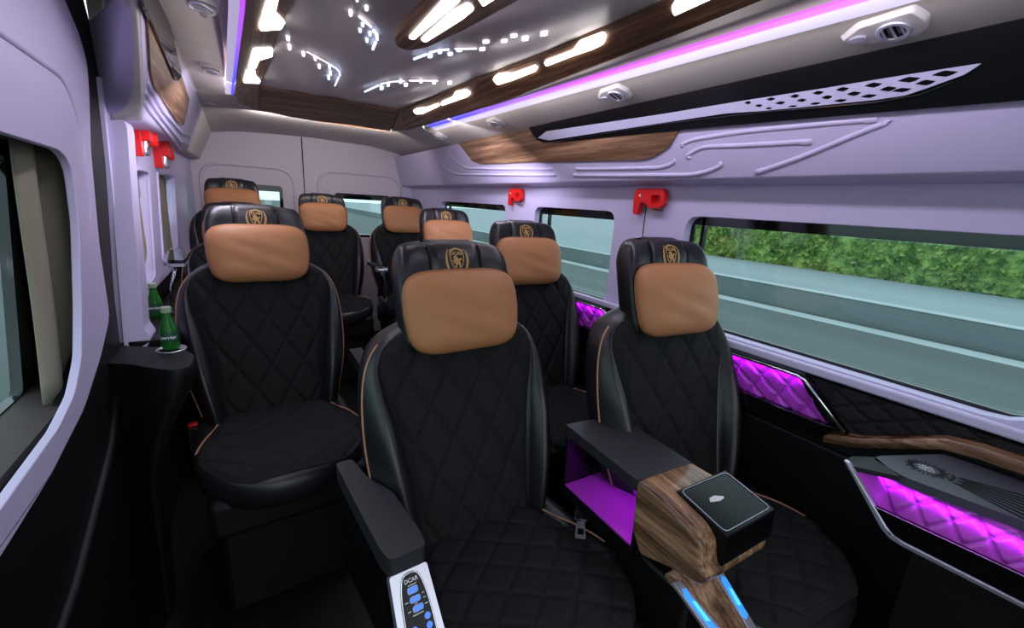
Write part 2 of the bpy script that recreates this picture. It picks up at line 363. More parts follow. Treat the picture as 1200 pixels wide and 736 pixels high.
# ---- rear wall with two windows
RW1 = rounded([(-0.24, Z(-0.35)), (-0.24, Z(0.03)), (0.235, Z(0.03)), (0.235, Z(-0.35))], 0.02)
RW2 = rounded([(0.66, Z(-0.35)), (0.66, Z(0.005)), (1.12, Z(0.005)), (1.12, Z(-0.35))], 0.02)
yz = lambda y, pts: [Vector((p[0], y, p[1])) for p in pts]
struct(MB().plate([yz(YR, [(-0.37, 0), (-0.37, Z(0.5)), (1.33, Z(0.5)), (1.33, 0)]), yz(YR, RW1), yz(YR, RW2)], (0, 0.04, 0)).build('wall_rear', M['rear']))
for k, w in ((4, RW1), (5, RW2)):
    w = [Vector(p[:2]) for p in w]; c = sum(w, Vector((0, 0))) / len(w)
    pane = struct(MB().plate([yz(YR + 0.045, off2(w, 0.02))], (0, 0.004, 0)).build('window_%d' % k, M['glass']))
    zs = [p.y for p in w]; xs = [p.x for p in w]
    inn = [Vector((min(max(p.x, min(xs) + 0.012), max(xs) - 0.012), min(max(p.y, min(zs) + 0.01), max(zs) - 0.035))) for p in w]
    MB().plate([yz(YR - 0.004, off2(w, 0.012)), yz(YR - 0.004, inn)], (0, 0.04, 0)).build('window_frame', M['gloss'], pane)
struct(MB().box(0.408, 0.416, YR - 0.004, YR + 0.01, 0.1, Z(0.44)).build('trim_3', M['seal']))
# embossed arches round the rear windows
def arch(x0, x1, zt, zb, r=0.012):
    lp = rounded([(x0, YR - 0.002, zb), (x0, YR - 0.002, zt), (x1, YR - 0.002, zt), (x1, YR - 0.002, zb)], [0, 0.14, 0.14, 0], 8)
    return MB().tube(lp, r, 8)
struct(arch(-0.30, 0.335, Z(0.18), 0.7).build('trim_4', M['rear'], smooth=True))
struct(arch(0.52, 1.22, Z(0.19), 0.7).build('trim_5', M['rear'], smooth=True))
# right rear corner post
struct(MB().plate([[Vector((1.235, YR, 0)), Vector((1.31, 3.98, 0)), Vector((1.34, YR, 0))]], (0, 0, Z(0.36))).build('trim_6', M['lilac'], bevel=0.01))
# ---- left wall (behind the sliding door)
LW1 = [(1.98, 0.90), (2.13, Z(0.045)), (2.37, Z(0.045)), (2.20, 0.91)]
LW2 = [(2.45, 0.93), (2.60, Z(0.045)), (3.12, Z(0.045)), (2.92, 0.945)]
LW1 = rounded(LW1, 0.03); LW2 = rounded(LW2, 0.03)
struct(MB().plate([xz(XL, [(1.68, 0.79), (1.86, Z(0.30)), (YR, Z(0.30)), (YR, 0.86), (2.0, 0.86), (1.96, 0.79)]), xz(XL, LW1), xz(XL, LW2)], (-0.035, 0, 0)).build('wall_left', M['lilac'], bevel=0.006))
for k, w in ((6, LW1), (7, LW2)):
    w = [Vector(p[:2]) for p in w]
    pane = struct(MB().plate([xz(XL - 0.052, off2(w, 0.03))], (0.004, 0, 0)).build('window_%d' % k, M['glass']))
    MB().plate([xz(XL - 0.046, off2(w, 0.03)), xz(XL - 0.046, off2(w, -0.012))], (0.009, 0, 0)).build('window_frame', M['gloss'], pane)
    MB().plate([xz(XL + 0.006, off2(w, 0.014)), xz(XL + 0.006, off2(w, 0.0))], (-0.012, 0, 0)).build('window_surround', M['lilac'], pane, bevel=0.003)
struct(MB().box(-0.40, XL, 1.62, YR, 0.0, 0.79).build('wall_left_rear_lower', M['black']))
struct(MB().box(-0.40, XL, 2.0, YR, 0.79, 0.86).build('trim_20', M['black']))
# ---- sliding door inner trim with its big window
door_o = [(-0.9, 0.72), (0.81, 0.73), (1.01, 0.74), (1.23, 0.775), (1.40, 0.84), (1.53, 0.91), (1.55, 1.10), (1.62, 1.34), (1.70, 1.50), (1.73, 1.58), (1.70, 1.64), (1.60, 1.71), (1.50, 1.80), (1.40, 1.88), (-0.9, 1.88)]
door_w = [(-0.3, 0.79), (0.84, 0.79), (1.08, 0.80), (1.19, 0.825), (1.27, 0.88), (1.33, 0.98), (1.42, 1.17), (1.44, 1.28), (1.425, 1.312), (1.38, 1.33), (1.11, 1.34), (-0.3, 1.35)]
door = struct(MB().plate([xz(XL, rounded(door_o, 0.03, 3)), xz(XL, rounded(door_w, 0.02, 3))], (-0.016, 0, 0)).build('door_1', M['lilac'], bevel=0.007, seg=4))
# raised moulding of the door's upper panel
rid = [Vector((XL - 0.004, y, z)) for y, z in rounded([(0.2, 1.53), (0.9, 1.52), (1.22, 1.51), (1.50, 1.50), (1.57, 1.40), (1.54, 1.26), (1.52, 1.16)], 0.08, 6)]
MB().tube(rid, [0.010 - 0.008 * max(0, 1 - (len(rid) - 1 - i) / 6) for i in range(len(rid))], 8).build('door_moulding', M['lilac'], door, smooth=True)
# black lower door panel
struct(MB().plate([xz(XL - 0.004, [(-0.9, 0.0), (-0.9, 0.73), (0.81, 0.74), (1.23, 0.785), (1.53, 0.92), (1.60, 0.90), (1.62, 0.0)])], (-0.05, 0, 0)).build('wall_left_lower', M['black'], bevel=0.005))
# dark moulding along the lower door
struct(MB().tube([Vector((XL + 0.0, y, z)) for y, z in ((-0.5, 0.40), (0.5, 0.42), (1.0, 0.50), (1.35, 0.62), (1.50, 0.74))], 0.012, 8).build('trim_7', M['black'], smooth=True))
# black rubber seal of the door opening
seal = [(1.50, 0.0), (1.52, 0.55), (1.56, 0.90), (1.60, 1.12), (1.66, 1.36), (1.745, 1.55), (1.75, 1.62), (1.68, 1.70), (1.50, 1.87), (1.74, 1.89), (1.86, 1.78), (1.93, 1.62), (1.84, 1.42), (1.76, 1.2), (1.66, 0.95), (1.62, 0.70), (1.60, 0.0)]
struct(MB().plate([xz(XL - 0.012, rounded(seal, 0.05, 3))], (-0.03, 0, 0)).build('trim_8', M['seal'], bevel=0.010, seg=3))
# outer body behind the left side so no light leaks through
gl = [(-0.6, 0.79), (-0.6, 1.315), (1.50, 1.315), (1.335, 0.79)]
struct(MB().plate([xz(-0.475, [(-0.9, 0.0), (-0.9, 1.9), (1.95, 1.9), (1.95, 0.0)]), xz(-0.475, rounded(gl, 0.02))], (-0.02, 0, 0)).build('wall_left_outer', M['gloss']))
struct(MB().box(-0.49, -0.385, -0.9, 1.90, 0.77, 0.787).build('trim_9', M['sill']))
struct(MB().box(-0.52, -0.385, -0.9, 1.95, 1.345, 1.40).build('trim_10', M['black']))
struct(MB().box(-0.52, -0.38, 1.86, 1.90, 0.0, 1.85).build('trim_11', M['black']))
pane = struct(MB().plate([xz(-0.484, off2([Vector(p) for p in gl], 0.015))], (0.004, 0, 0)).build('window_8', M['glass']))
# white pillar behind the door opening (leans in, foot widens)
PIN = Vector((0, 1, -0.31)).normalized()
pil_o = [onplane(px, py, (-0.33, 1.85, 1.44), PIN) for px, py in ((126, 141), (145, 140), (149, 150), (156, 250), (165, 340), (168, 385), (177, 397), (163, 424), (147, 426), (139, 330), (131, 230))]
struct(MB().plate([rounded(pil_o, 0.008, 3)], (0, 0.10, 0.0)).build('trim_13', M['lilac'], bevel=0.006))
# ---- left overhead unit
OL0 = Vector((-0.17, 0, Z(0.455))); OL1 = Vector((-0.27, 0, Z(0.20)))
LN = Vector((0.255, 0, -0.10)).normalized()
yst = lambda z: 1.90 - (z - 0.20) * 1.86
sec = [(-0.172, 0.46), (-0.262, 0.225), (-0.268, 0.205), (-0.28, 0.195), (-0.35, 0.18), (-0.37, 0.18), (-0.37, 0.46)]
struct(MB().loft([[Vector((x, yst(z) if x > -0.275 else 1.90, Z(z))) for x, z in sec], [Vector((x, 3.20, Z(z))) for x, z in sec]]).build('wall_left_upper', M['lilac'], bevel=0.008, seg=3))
hl = [(-0.352, 1.895, 0.178), (-0.345, 1.85, 0.30), (-0.33, 1.845, 0.42), (-0.315, 1.84, 0.52), (-0.30, 1.84, 0.61)]
hr = [(-0.272, 1.89, 0.196), (-0.238, 1.70, 0.30), (-0.198, 1.48, 0.42), (-0.178, 1.40, 0.50), (-0.172, 1.38, 0.61)]
def hfn(u, v):
    k = min(int(v * 4), 3); t = v * 4 - k; L = Vector(hl[k]).lerp(Vector(hl[k + 1]), t); R2 = Vector(hr[k]).lerp(Vector(hr[k + 1]), t); p = L.lerp(R2, u)
    return Vector((p.x, p.y, Z(p.z)))
hdo = struct(MB().grid(hfn, 8, 17).build('trim_14', M['liner'], smooth=True)); md_ = hdo.modifiers.new('thickness', 'SOLIDIFY'); md_.thickness = 0.01
struct(MB().plate([[Vector((x, 3.195, Z(z))) for x, z in [(-0.18, 0.44), (-0.29, 0.20), (-0.37, 0.19), (-0.37, 0.44)]]], (0, YR - 3.195, 0)).build('trim_15', M['liner'], bevel=0.01))
PL0 = lambda px, py, d=0.0: onplane(px, py, OL0 + LN * d, LN)

# =================================================================== EXTERIOR
GZ = -0.33
gz = lambda z: GZ + z
def slab(name, x0, x1, y0, y1, z0, z1, m): return struct(MB().box(x0, x1, y0, y1, z0, z1).build(name, m))
struct(MB().box(-60, 8.75, -30, 90, GZ - 0.1, GZ).build('ground_road', M['road']))
struct(MB().box(8.15, 8.55, -30, 24, GZ, GZ + 0.006).build('ground_line', M['paint']))
struct(MB().box(8.75, 9.05, -30, 70, GZ - 0.1, GZ + 0.38).build('ground_kerb', M['kerb'], bevel=0.02))
struct(MB().box(8.74, 9.0, -30, 70, GZ + 0.38, GZ + 0.392).build('ground_kerb_edge', M['paint']))
struct(MB().box(9.05, 60, -30, 90, GZ - 0.1, GZ + 0.37).build('ground_pavement', M['pave']))
def hedge(name, x0, x1, y0, y1, z0, z1, label, seed, n=20000, s=0.085, cat='hedge', m=None):
    rnd = random.Random(seed); mb = MB()
    root = thing(name, label, cat, ((x0 + x1) / 2, (y0 + y1) / 2, z0))
    c = root.location
    def fn(u, v):
        y = y0 + (y1 - y0) * v
        prof = [(x1, z0), (x1, z1 - 0.1), ((x0 + x1) / 2, z1), (x0 + 0.12, z1 - 0.02), (x0, z1 - 0.15), (x0, z0)]
        k = min(int(u * 5), 4); t = u * 5 - k; a, b = prof[k], prof[k + 1]
        return (a[0] + (b[0] - a[0]) * t - c.x, y - c.y, a[1] + (b[1] - a[1]) * t - c.z)
    body = MB().grid(fn, 21, 60)
    body.v = [(v[0] + rnd.uniform(-.05, .05), v[1], v[2] + rnd.uniform(-.05, .05)) for v in body.v]
    body.build('hedge_body', M['leaf'], root, smooth=True)
    for i in range(n):
        y = rnd.uniform(y0, y1)
        if rnd.random() < 0.55: x = x0 + rnd.uniform(-0.05, 0.08); z = rnd.uniform(z0, z1)
        else: x = rnd.uniform(x0, x1); z = z1 + rnd.uniform(-0.06, 0.08)
        p = Vector((x, y, z)) - c; a = Vector((rnd.gauss(0, 1), rnd.gauss(0, 1), rnd.gauss(0, 1))).normalized(); b = a.cross(Vector((rnd.gauss(0, 1), rnd.gauss(0, 1), rnd.gauss(0, 1)))).normalized()
        mb.add([p + a * s, p + b * s * 0.55, p - a * s, p - b * s * 0.55], [(0, 1, 2, 3)])
    tag(mb.build('leaves', m or M['leaf'], root), kind='stuff')
    return root
hedge('hedge', 13.2, 15.2, -6, 12.2, gz(0.37), 1.13, 'long clipped green hedge on the pavement across the road', 1)
# left side: verge, bushes and a pale building
struct(MB().box(-60, -24, -30, 120, GZ, GZ + 0.15).build('ground_verge', M['grass']))
hedge('bush_row', -30, -27, 60, 110, gz(0.15), 2.0, 'low green bushes across the road outside the door window', 2, 2500, 0.35)
b = thing('building', 'pale distant building outside the door window', 'building', (-42, 95, gz(0.15)))
MB().box(-8, 8, -30, 30, 0, 9).build('wall', M['bldg'], b); MB().box(-8.3, 8.3, -30.3, 30.3, 9, 9.4).build('roof', M['kerb'], b)
for i in range(6):
    MB().box(8.0, 8.08, -26 + i * 9, -22 + i * 9, 4, 6.5).build('window', M['gloss'], b)
# =================================================================== CEILING FITTINGS
zi, zo = Z(0.50), Z(0.435)
inner = [(0.16, 0.0), (0.155, 1.0), (0.09, 2.70), (0.81, 2.70), (0.915, 1.0), (0.94, 0.0)]
outL = [(0.045, 0.0), (0.035, 1.2), (-0.02, 2.64), (0.0, 2.86), (0.13, 3.07)]
outR = [(0.94, 0.0 + 1e-9)]
cu = thing('ceiling_light_unit', 'long ceiling light panel with glossy grey centre and walnut borders', 'ceiling light', (0.45, 1.4, zi))
cl = cu.location
def cp(p): return Vector(p) - cl
def tag_part(o, label): o['label'] = label; return o
# glossy centre with soft embossed waves
def centre(u, v):
    y = 0.0 + 2.72 * v; xl = interp([(0, .16), (1.0, .155), (2.7, .09)], y) - 0.01; xr = interp([(0, .94), (1.0, .915), (2.7, .81)], y) + 0.01
    x = xl + (xr - xl) * u; s = abs(u - 0.5) * 2
    w = 0.006 * math.sin(14 * s + 9 * v * 2.2) * (1 - s * 0.4) * (0.3 + 0.7 * math.sin(v * 9) ** 2)
    return cp((x, y, zi + 0.012 + w))
m = MB().grid(centre, 70, 120); m.build('ceiling_panel', M['grey_gloss'], cu, smooth=True)
ZO = lambda x: Z(0.431 - 0.326 * (x - 0.95)) if x > 0.93 else zo
def band(name, a, b, mt):   # a: inner edge polyline, b: outer edge polyline, same length
    mb = MB(); n = len(a); th = 0.014
    vs = [(x, y, zi) for x, y in a] + [(x, y, ZO(x)) for x, y in b] + [(x, y, zi + th) for x, y in a] + [(x, y, ZO(x) + th) for x, y in b]; fs = []
    for i in range(n - 1):
        fs += [(i, i + 1, n + i + 1, n + i), (2*n+i, 3*n+i, 3*n+i+1, 2*n+i+1), (i, 2*n+i, 2*n+i+1, i+1), (n+i, n+i+1, 3*n+i+1, 3*n+i)]
    fs += [(0, n, 3*n, 2*n), (n-1, 3*n-1, 4*n-1, 2*n-1)]
    mb.add([cp(v) for v in vs], fs); return mb.build(name, mt, cu, bevel=0.003)
Lin = [(0.16, 0.0), (0.155, 1.0), (0.145, 1.4), (0.12, 2.0), (0.09, 2.70), (0.092, 2.71), (0.095, 2.72)]
Lou = [(0.045, 0.0), (0.04, 1.0), (0.03, 1.4), (0.005, 2.0), (-0.02, 2.62), (0.0, 2.85), (0.075, 2.99)]
Rin = [(0.94, 0.0), (0.915, 1.0), (0.885, 1.6), (0.85, 2.1), (0.81, 2.70), (0.808, 2.71), (0.805, 2.72)]
Rou = [(1.005, 0.0), (0.985, 0.8), (0.97, 1.6), (0.96, 2.1), (0.945, 2.66), (0.935, 2.92), (0.87, 3.11)]
band('wood_border', Lin, Lou, M['wood']); band('wood_border', Rin, Rou, M['wood'])
Ein = [(0.097, 2.72), (0.30, 2.72), (0.55, 2.72), (0.803, 2.72)]
Eou = [(0.09, 3.0), (0.25, 3.09), (0.60, 3.15), (0.86, 3.125)]
band('wood_border', Ein, Eou, M['woodx'])
def trp(px, py, p0, n, d=0.0):
    n = Vector(n).normalized(); return onplane(px, py, Vector(p0) + n * d, n)
# plane of each border
def plane3(a, b, c):
    n = (Vector(b) - Vector(a)).cross(Vector(c) - Vector(a)).normalized()
    if n.z > 0: n = -n
    return Vector(a), n
pR = plane3((0.85, 2.1, zi), (0.96, 2.1, ZO(0.96)), (0.925, 0.6, zi))
pL = plane3((0.12, 2.0, zi), (0.005, 2.0, zo), (0.155, 1.0, zi))
def lamp(pl, pts, r=0.012):
    lp = [trp(x, y, pl[0], pl[1], 0.006) - cl for x, y in pts]
    c = sum(lp, Vector()) / len(lp)
    return MB().plate([rounded(lp, r, 4)], -pl[1] * 0.010).build('light_diffuser', M['white_light'], cu)
q = lambda X, Y, ox, oy, s: (ox + X / s, oy + Y / s)
g3 = lambda *P: [q(x, y, 480, 0, 4) for x, y in P]
g2 = lambda *P: [q(x, y, 240, 0, 4) for x, y in P]
lamp(pR, g3((628, 292), (760, 243), (790, 200), (900, 160), (914, 172), (912, 205), (860, 232), (770, 262), (640, 312)))
lamp(pR, g3((388, 372), (410, 352), (480, 350), (585, 312), (598, 322), (590, 335), (480, 378), (410, 400)))
lamp(pR, g3((145, 483), (200, 458), (212, 434), (262, 424), (285, 440), (270, 455), (150, 496)))
lamp(pR, g3((15, 520), (35, 510), (80, 508), (130, 490), (138, 498), (60, 534), (30, 536)))
lamp(pR, [(786, 8), (800, -10), (880, -38), (905, -30), (830, 6), (790, 20)])
lamp(pL, g2((318, -30), (352, -30), (332, 58), (378, 105), (358, 140), (262, 146), (258, 130), (290, 20)))
lamp(pL, g2((232, 235), (320, 230), (318, 266), (256, 284), (240, 322), (208, 326)))
lamp(pL, g2((200, 334), (236, 332), (240, 356), (262, 380), (255, 392), (185, 390)))
# spine lamp in the middle of the panel
pS = (Vector((0.5, 1.5, Z(0.478))), Vector((0, 0, -1)))
sp = [trp(x, y, pS[0], pS[1]) - cl for x, y in [(462, 44), (478, 28), (500, 8), (530, -30), (640, -60), (640, -20), (600, 5), (545, 35), (500, 56), (478, 60), (464, 54)]]
MB().plate([rounded(sp, 0.03, 4)], (0, 0, 0.025)).build('spine_border', M['wood'], cu, bevel=0.004)
def lamp2(pts): return MB().plate([rounded([trp(x, y, pS[0], pS[1], 0.004) - cl for x, y in pts], 0.01, 3)], (0, 0, 0.006)).build('light_diffuser', M['white_light'], cu)
lamp2(g2((955, 180), (1115, 5), (1200, 0), (1190, 12), (980, 188)))
lamp2(g3((52, 188), (200, 55), (275, 18), (304, 45), (250, 90), (75, 200)))
lamp2(g3((318, -8), (420, -45), (440, -30), (345, 33)))
# small star lights set in the glossy centre
stars = []
def star(px, py, a, b, ang, mt):
    stars.append((px, py, a, b, ang, mt))
W_, B_ = 'star_w', 'star'
for (X, Y, a, b, an, mt) in [(390,188,20,7,20,W_),(397,229,18,11,30,W_),(463,260,16,10,30,W_),(518,281,14,9,30,W_),(537,318,14,9,25,W_),(585,320,12,8,25,B_),(589,350,13,8,20,B_),(581,371,13,8,25,B_),(714,5,14,9,30,W_),(758,44,20,14,45,W_),(684,70,19,14,40,W_),(740,122,17,10,35,B_),(728,149,16,9,35,B_),(774,166,15,10,35,B_),(760,195,16,9,40,B_),
                            (1056,269,24,7,-5,B_),(1150,259,24,7,-3,B_),(1102,251,20,5,-5,B_),(829,420,18,5,-8,B_),(860,405,14,4,-5,B_),(942,404,18,5,-5,W_),(918,390,16,4,-4,B_),(1013,388,16,4,-3,W_),(1075,393,18,4,-5,W_),(1148,395,20,5,-6,W_)]:
    star(240 + X / 4, Y / 4, a / 4, b / 4, an, mt)
for (X, Y, a, b, an) in [(358,202,32,6,-4),(443,198,30,6,-5),(488,174,34,7,-5),(541,189,32,6,-6),(629,167,36,6,-8),(340,237,28,5,-4),(232,242,26,4,-2)]:
    star(480 + X / 4, Y / 4, a / 4, b / 4, an, W_)
pC = (Vector((0.5, 1.5, zi + 0.001)), Vector((0, 0, -1)))
for (px, py, a, b, an, mt) in stars:
    ca, sa = math.cos(R_(an)), math.sin(R_(an)); lp = []
    for k in range(12):
        t = 2 * math.pi * k / 12; x, y = 0.5 * a * math.cos(t), 0.62 * b * math.sin(t); lp.append(trp(px + x * ca - y * sa, py + x * sa + y * ca, *pC) - cl)
    MB().plate([lp], (0, 0, 0.012)).build('star_light', M[mt], cu)
def starline(pts, r, mt):
    P = [trp(x, y, *pC) - cl for x, y in pts]; MB().tube(P, r * 0.7, 6).build('star_light', M[mt], cu)
starline(g2((480, 243), (520, 265), (580, 298)), 0.0035, W_); starline(g2((592, 306), (618, 322), (632, 340), (634, 354)), 0.005, B_)
starline(g2((628, 362), (610, 402)), 0.005, B_); starline(g2((724, 78), (750, 100), (780, 126)), 0.005, W_)
starline(g2((790, 143), (806, 160), (808, 185)), 0.007, B_); starline(g2((800, 198), (788, 230)), 0.007, B_)
starline(g2((980, 277), (1038, 255)), 0.006, B_); starline(g2((1055, 246), (1100, 235), (1145, 232)), 0.005, B_)
starline(g2((750, 430), (815, 400)), 0.006, B_); starline(g2((825, 394), (880, 383), (935, 380)), 0.004, W_); starline(g2((958, 378), (1020, 378), (1092, 379)), 0.004, W_)
starline(g3((212, 229), (260, 229), (315, 228)), 0.004, W_); starline(g3((8, 380), (70, 379), (132, 380)), 0.003, W_)
# RGB strips along both long edges
def strip(name, pts, w, dz, mt, lab, cat):
    t = thing(name, lab, cat, (pts[0][0], pts[0][1], zo)); c = t.location; mb = MB()
    vs = []; n = len(pts)
    for x, y in pts: vs += [Vector((x, y, zo - 0.002)) - c, Vector((x + w, y, zo - 0.002 + dz)) - c, Vector((x + w, y, zo + 0.008 + dz)) - c, Vector((x, y, zo + 0.008)) - c]
    fs = []
    for i in range(n - 1):
        for k in range(4): fs.append((4*i+k, 4*i+(k+1)%4, 4*i+4+(k+1)%4, 4*i+4+k))
    fs += [(0,1,2,3), (4*n-4, 4*n-3, 4*n-2, 4*n-1)]
    mb.add(vs, fs); o = mb.build('led_strip', mt, t); return t
def led(name, pts, w, lab):
    t = thing(name, lab, 'led strip'); mb = MB(); mc = MB(); n = len(pts)
    for k, (mm, o0, o1) in enumerate(((mb, 0.0, w), (mc, w, w * 3.0))):
        vs = []
        for x, y in pts:
            z0 = (ZO(x) if w > 0 else zo) - 0.006 - 0.32 * max(0, o0); z1 = (ZO(x) if w > 0 else zo) - 0.006 - 0.32 * max(0, o1)
            vs += [(x + o0, y, z0), (x + o1, y, z1), (x + o1, y, z1 + 0.010), (x + o0, y, z0 + 0.010)]
        fs = []
        for i in range(n - 1):
            for j in range(4): fs.append((4*i+j, 4*i+(j+1)%4, 4*i+4+(j+1)%4, 4*i+4+j))
        fs += [(0,1,2,3), (4*n-1, 4*n-2, 4*n-3, 4*n-4)]
        mm.add(vs, fs)
    mb.build('led_tube', M['led'], t); mc.build('cove_strip', M['cove'], t); return t
led('led_strip', [(1.007, 0.0), (0.987, 0.8), (0.972, 1.6), (0.962, 2.1), (0.947, 2.62)], 0.017, 'violet to blue glowing light strip along the right edge of the ceiling panel')
led('led_strip', [(0.043, 0.0), (0.038, 1.0), (0.028, 1.4), (0.003, 2.0), (-0.022, 2.6)], -0.011, 'violet to blue glowing light strip along the left edge of the ceiling panel')
# ceiling air vents
def vent(name, px, py, pl, lab, R=0.030, L=0.075, Wd=0.042, dirx=1):
    p0, n = pl; c = trp(px, py, p0, n, 0.0); t = thing(name, lab, 'air vent', c, 'ceiling air vents')
    ay = Vector((0, 1, 0)); ax = n.cross(ay).normalized()
    hx = [(-L*0.7, 0), (-L * 0.5, Wd), (L * 0.75, Wd * 0.8), (L*1.35, 0), (L * 0.75, -Wd * 0.8), (-L * 0.5, -Wd)]
    lo = [ay * a + ax * b for a, b in hx]; hi = [ay * a * 0.88 + ax * b * 0.82 + n * 0.012 for a, b in hx]
    MB().loft([rounded([v - n * 0.004 for v in lo], 0.008, 3), rounded(hi, 0.008, 3)]).build('vent_base', M['vent'], t, bevel=0.003)
    rg = MB(); pts = [(ay * math.cos(k * math.pi / 14) + ax * math.sin(k * math.pi / 14)) * (R * 0.88) + n * 0.017 for k in range(28)]
    rg.tube(pts, 0.0045, 8, closed=True); rg.build('vent_ring', M['satin'], t, smooth=True)
    bs = MB(); pts = [(ay * math.cos(k * math.pi / 14) + ax * math.sin(k * math.pi / 14)) * (R * 0.86) + n * 0.0125 for k in range(28)]
    bs.plate([pts], n * 0.002); bs.build('vent_cup', M['gloss'], t)
    sl = MB()
    for s in (-0.33, 0.0, 0.33):
        h = math.sqrt(1 - (2 * s * 0.9) ** 2) * R * 0.8 if abs(s) < 0.5 else 0.01
        a = ay * (s * R * 1.7) - ax * h + n * 0.018; b2 = ay * (s * R * 1.7) + ax * h + n * 0.018
        sl.tube([a, b2], 0.0025, 6)
    sl.build('vent_slat', M['satin'], t)
    kn = MB(); cc = ay * (L * 0.8); pts = [cc + ay * math.cos(k * math.pi / 8) * 0.016 + ax * math.sin(k * math.pi / 8) * 0.008 + n * 0.011 for k in range(16)]
    kn.plate([pts], n * 0.006); kn.build('reading_light', M['satin'], t, bevel=0.001)
pVR = (Vector((0.95, 1, Z(0.43))), Vector((-0.075, 0, -0.23)).normalized())
pVL = (Vector((-0.17, 1, Z(0.455))), Vector((-0.008, 0, -0.125)).normalized())
vent('air_vent', 1051, 27, pVR, 'largest round ceiling vent, above the black glossy plate at top right', R=0.027)
vent('air_vent', 724, 107, pVR, 'round white vent on the right ceiling above the slim silver blade tip')
vent('air_vent', 582, 142, pVR, 'second farthest round vent on the right side of the ceiling')
vent('air_vent', 516, 158, pVR, 'farthest small round vent on the right side of the ceiling')
vent('air_vent', 247, 78, pVL, 'middle of the three left ceiling vents, beside the walnut panel')
vent('air_vent', 246, 117, pVL, 'farthest of the three left ceiling vents')
vent('air_vent', 236, 0, pVL, 'nearest left ceiling vent, cut by the top edge of the photo')

# =================================================================== RIGHT OVERHEAD DECORATION
g7 = lambda *P: [q(x, y, 480, 130, 2.857) for x, y in P]
g4 = lambda *P: [q(x, y, 780, 0, 2.857) for x, y in P]
def rp(pts, d): return [PR0(x, y, d) for x, y in pts]
def rplate(name, pts, d, th, m, parent=None, r=0.01, bevel=0.002, holes=(), org=None):
    o = org or Vector((0, 0, 0))
    lp = [p - o for p in rounded(rp(pts, d), r, 4)]
    return MB().plate([lp] + [[p - o for p in rp(h, d)] for h in holes], -PN * th).build(name, m, parent, bevel=bevel)
ofr = thing('overhead_fascia', 'black plate with silver blade above a long walnut panel on the right overhead trim', 'overhead trim', tuple(PR0(760, 150)))
oo = Vector(ofr.location)
rplate('wood_panel', g7((155, 98), (400, 50), (415, 90), (440, 106), (903, 62), (868, 120), (820, 152), (780, 163), (240, 178), (210, 168)), 0.004, 0.006, M['wood'], parent=ofr, r=0.01, org=oo)
bp = rplate('display_plate', [(619, 149), (1240, 8), (1260, 60), (1250, 112), (1200, 117.5), (900, 143), (790, 153), (660, 166), (634, 167), (626, 161)], 0.008, 0.009, M['gloss2'], parent=ofr, r=0.02, org=oo)
bl = g4((-428, 462), (-400, 440), (0, 380), (240, 340), (500, 300), (800, 251), (1060, 211), (1000, 250), (870, 297), (800, 320), (700, 335), (500, 355), (320, 372), (200, 380), (0, 410), (-390, 470))
hol = []
rows = [(345, 262, 16, 5), (415, 325, 0, 0)]
def lens(cx, cy, w, h, sk=0.0): return g4((cx - w, cy + w * 0.13), (cx - w * .55, cy - h * .65 + w * .07), (cx, cy - h), (cx + w * .5, cy - h * .8), (cx + w, cy - w * 0.17), (cx + w * .55, cy + h * .65 - w * .07), (cx, cy + h), (cx - w * .5, cy + h * .8))
for cx, cy, w, h in ((275,344,12,6),(352,332,16,6),(432,322,17,7),(510,311,20,7),(592,299,24,8),(695,285,32,9),(815,267,40,10),(935,247,45,11),(312,354,14,5),(384,345,18,6),(455,336,18,6),(540,326,20,7),(630,314,26,8),(745,298,30,9),(870,277,36,10),(345,363,12,4),(425,356,18,4),(500,347,20,5),(585,337,24,6),(680,322,30,7),(790,302,36,8)):
    hol.append((cx, cy, w, h))
def lens3(cx, cy, w, h): return [p - oo for p in rp(lens(cx, cy, w, h), 0.013)]
blade = MB().plate([rounded([p - oo for p in rp(bl, 0.013)], 0.004, 2)] + [lens3(*h) for h in hol], -PN * 0.005).build('silver_blade', M['blade'], bp, bevel=0)
MB().tube([p - oo for p in rp(g4((-390, 478), (0, 414), (330, 376), (700, 343), (850, 318), (960, 275)), 0.012)], 0.0012, 6).build('chrome_line', M['chrome'], bp)
# embossed ribs
def rib(pts, r=0.006, name='trim_rib'):
    P = rounded(rp(pts, -0.002), 0.04, 4) if False else rp(pts, -0.002)
    return P
k_ = 0
for pts in (g7((118, 120), (150, 165), (190, 192), (300, 194), (495, 195)), g7((545, 195), (700, 193), (840, 190), (875, 180), (895, 166)),
            g7((95, 165), (130, 200), (160, 213), (300, 214), (505, 215)), g7((535, 216), (750, 216), (950, 214), (1010, 200), (1060, 175)),
            g4((45, 490), (90, 468), (250, 442), (420, 425), (770, 394)), g4((60, 530), (120, 492), (300, 485), (540, 470)),
            g4((270, 590), (450, 530), (640, 450), (790, 392))):
    P = rounded(rp(pts, -0.0062), 0.06, 5); P = [P[0]] + [p for a_, p in zip(P, P[1:]) if (p - a_).length > 1e-4]; P = [P[0].lerp(P[1], 0.0)] + [P[0].lerp(P[1], 0.12), P[0].lerp(P[1], 0.3)] + P[1:-1] + [P[-1].lerp(P[-2], 0.3), P[-1].lerp(P[-2], 0.12), P[-1]]; n_ = len(P); rr = []
    for i in range(n_): rr.append(0.0080 - 0.003 * max(0, 1 - min(i, n_ - 1 - i) / 3.0))
    k_ += 1; struct(MB().tube(P, rr, 12).build('trim_%d' % (30 + k_), M['lilac'], smooth=True))
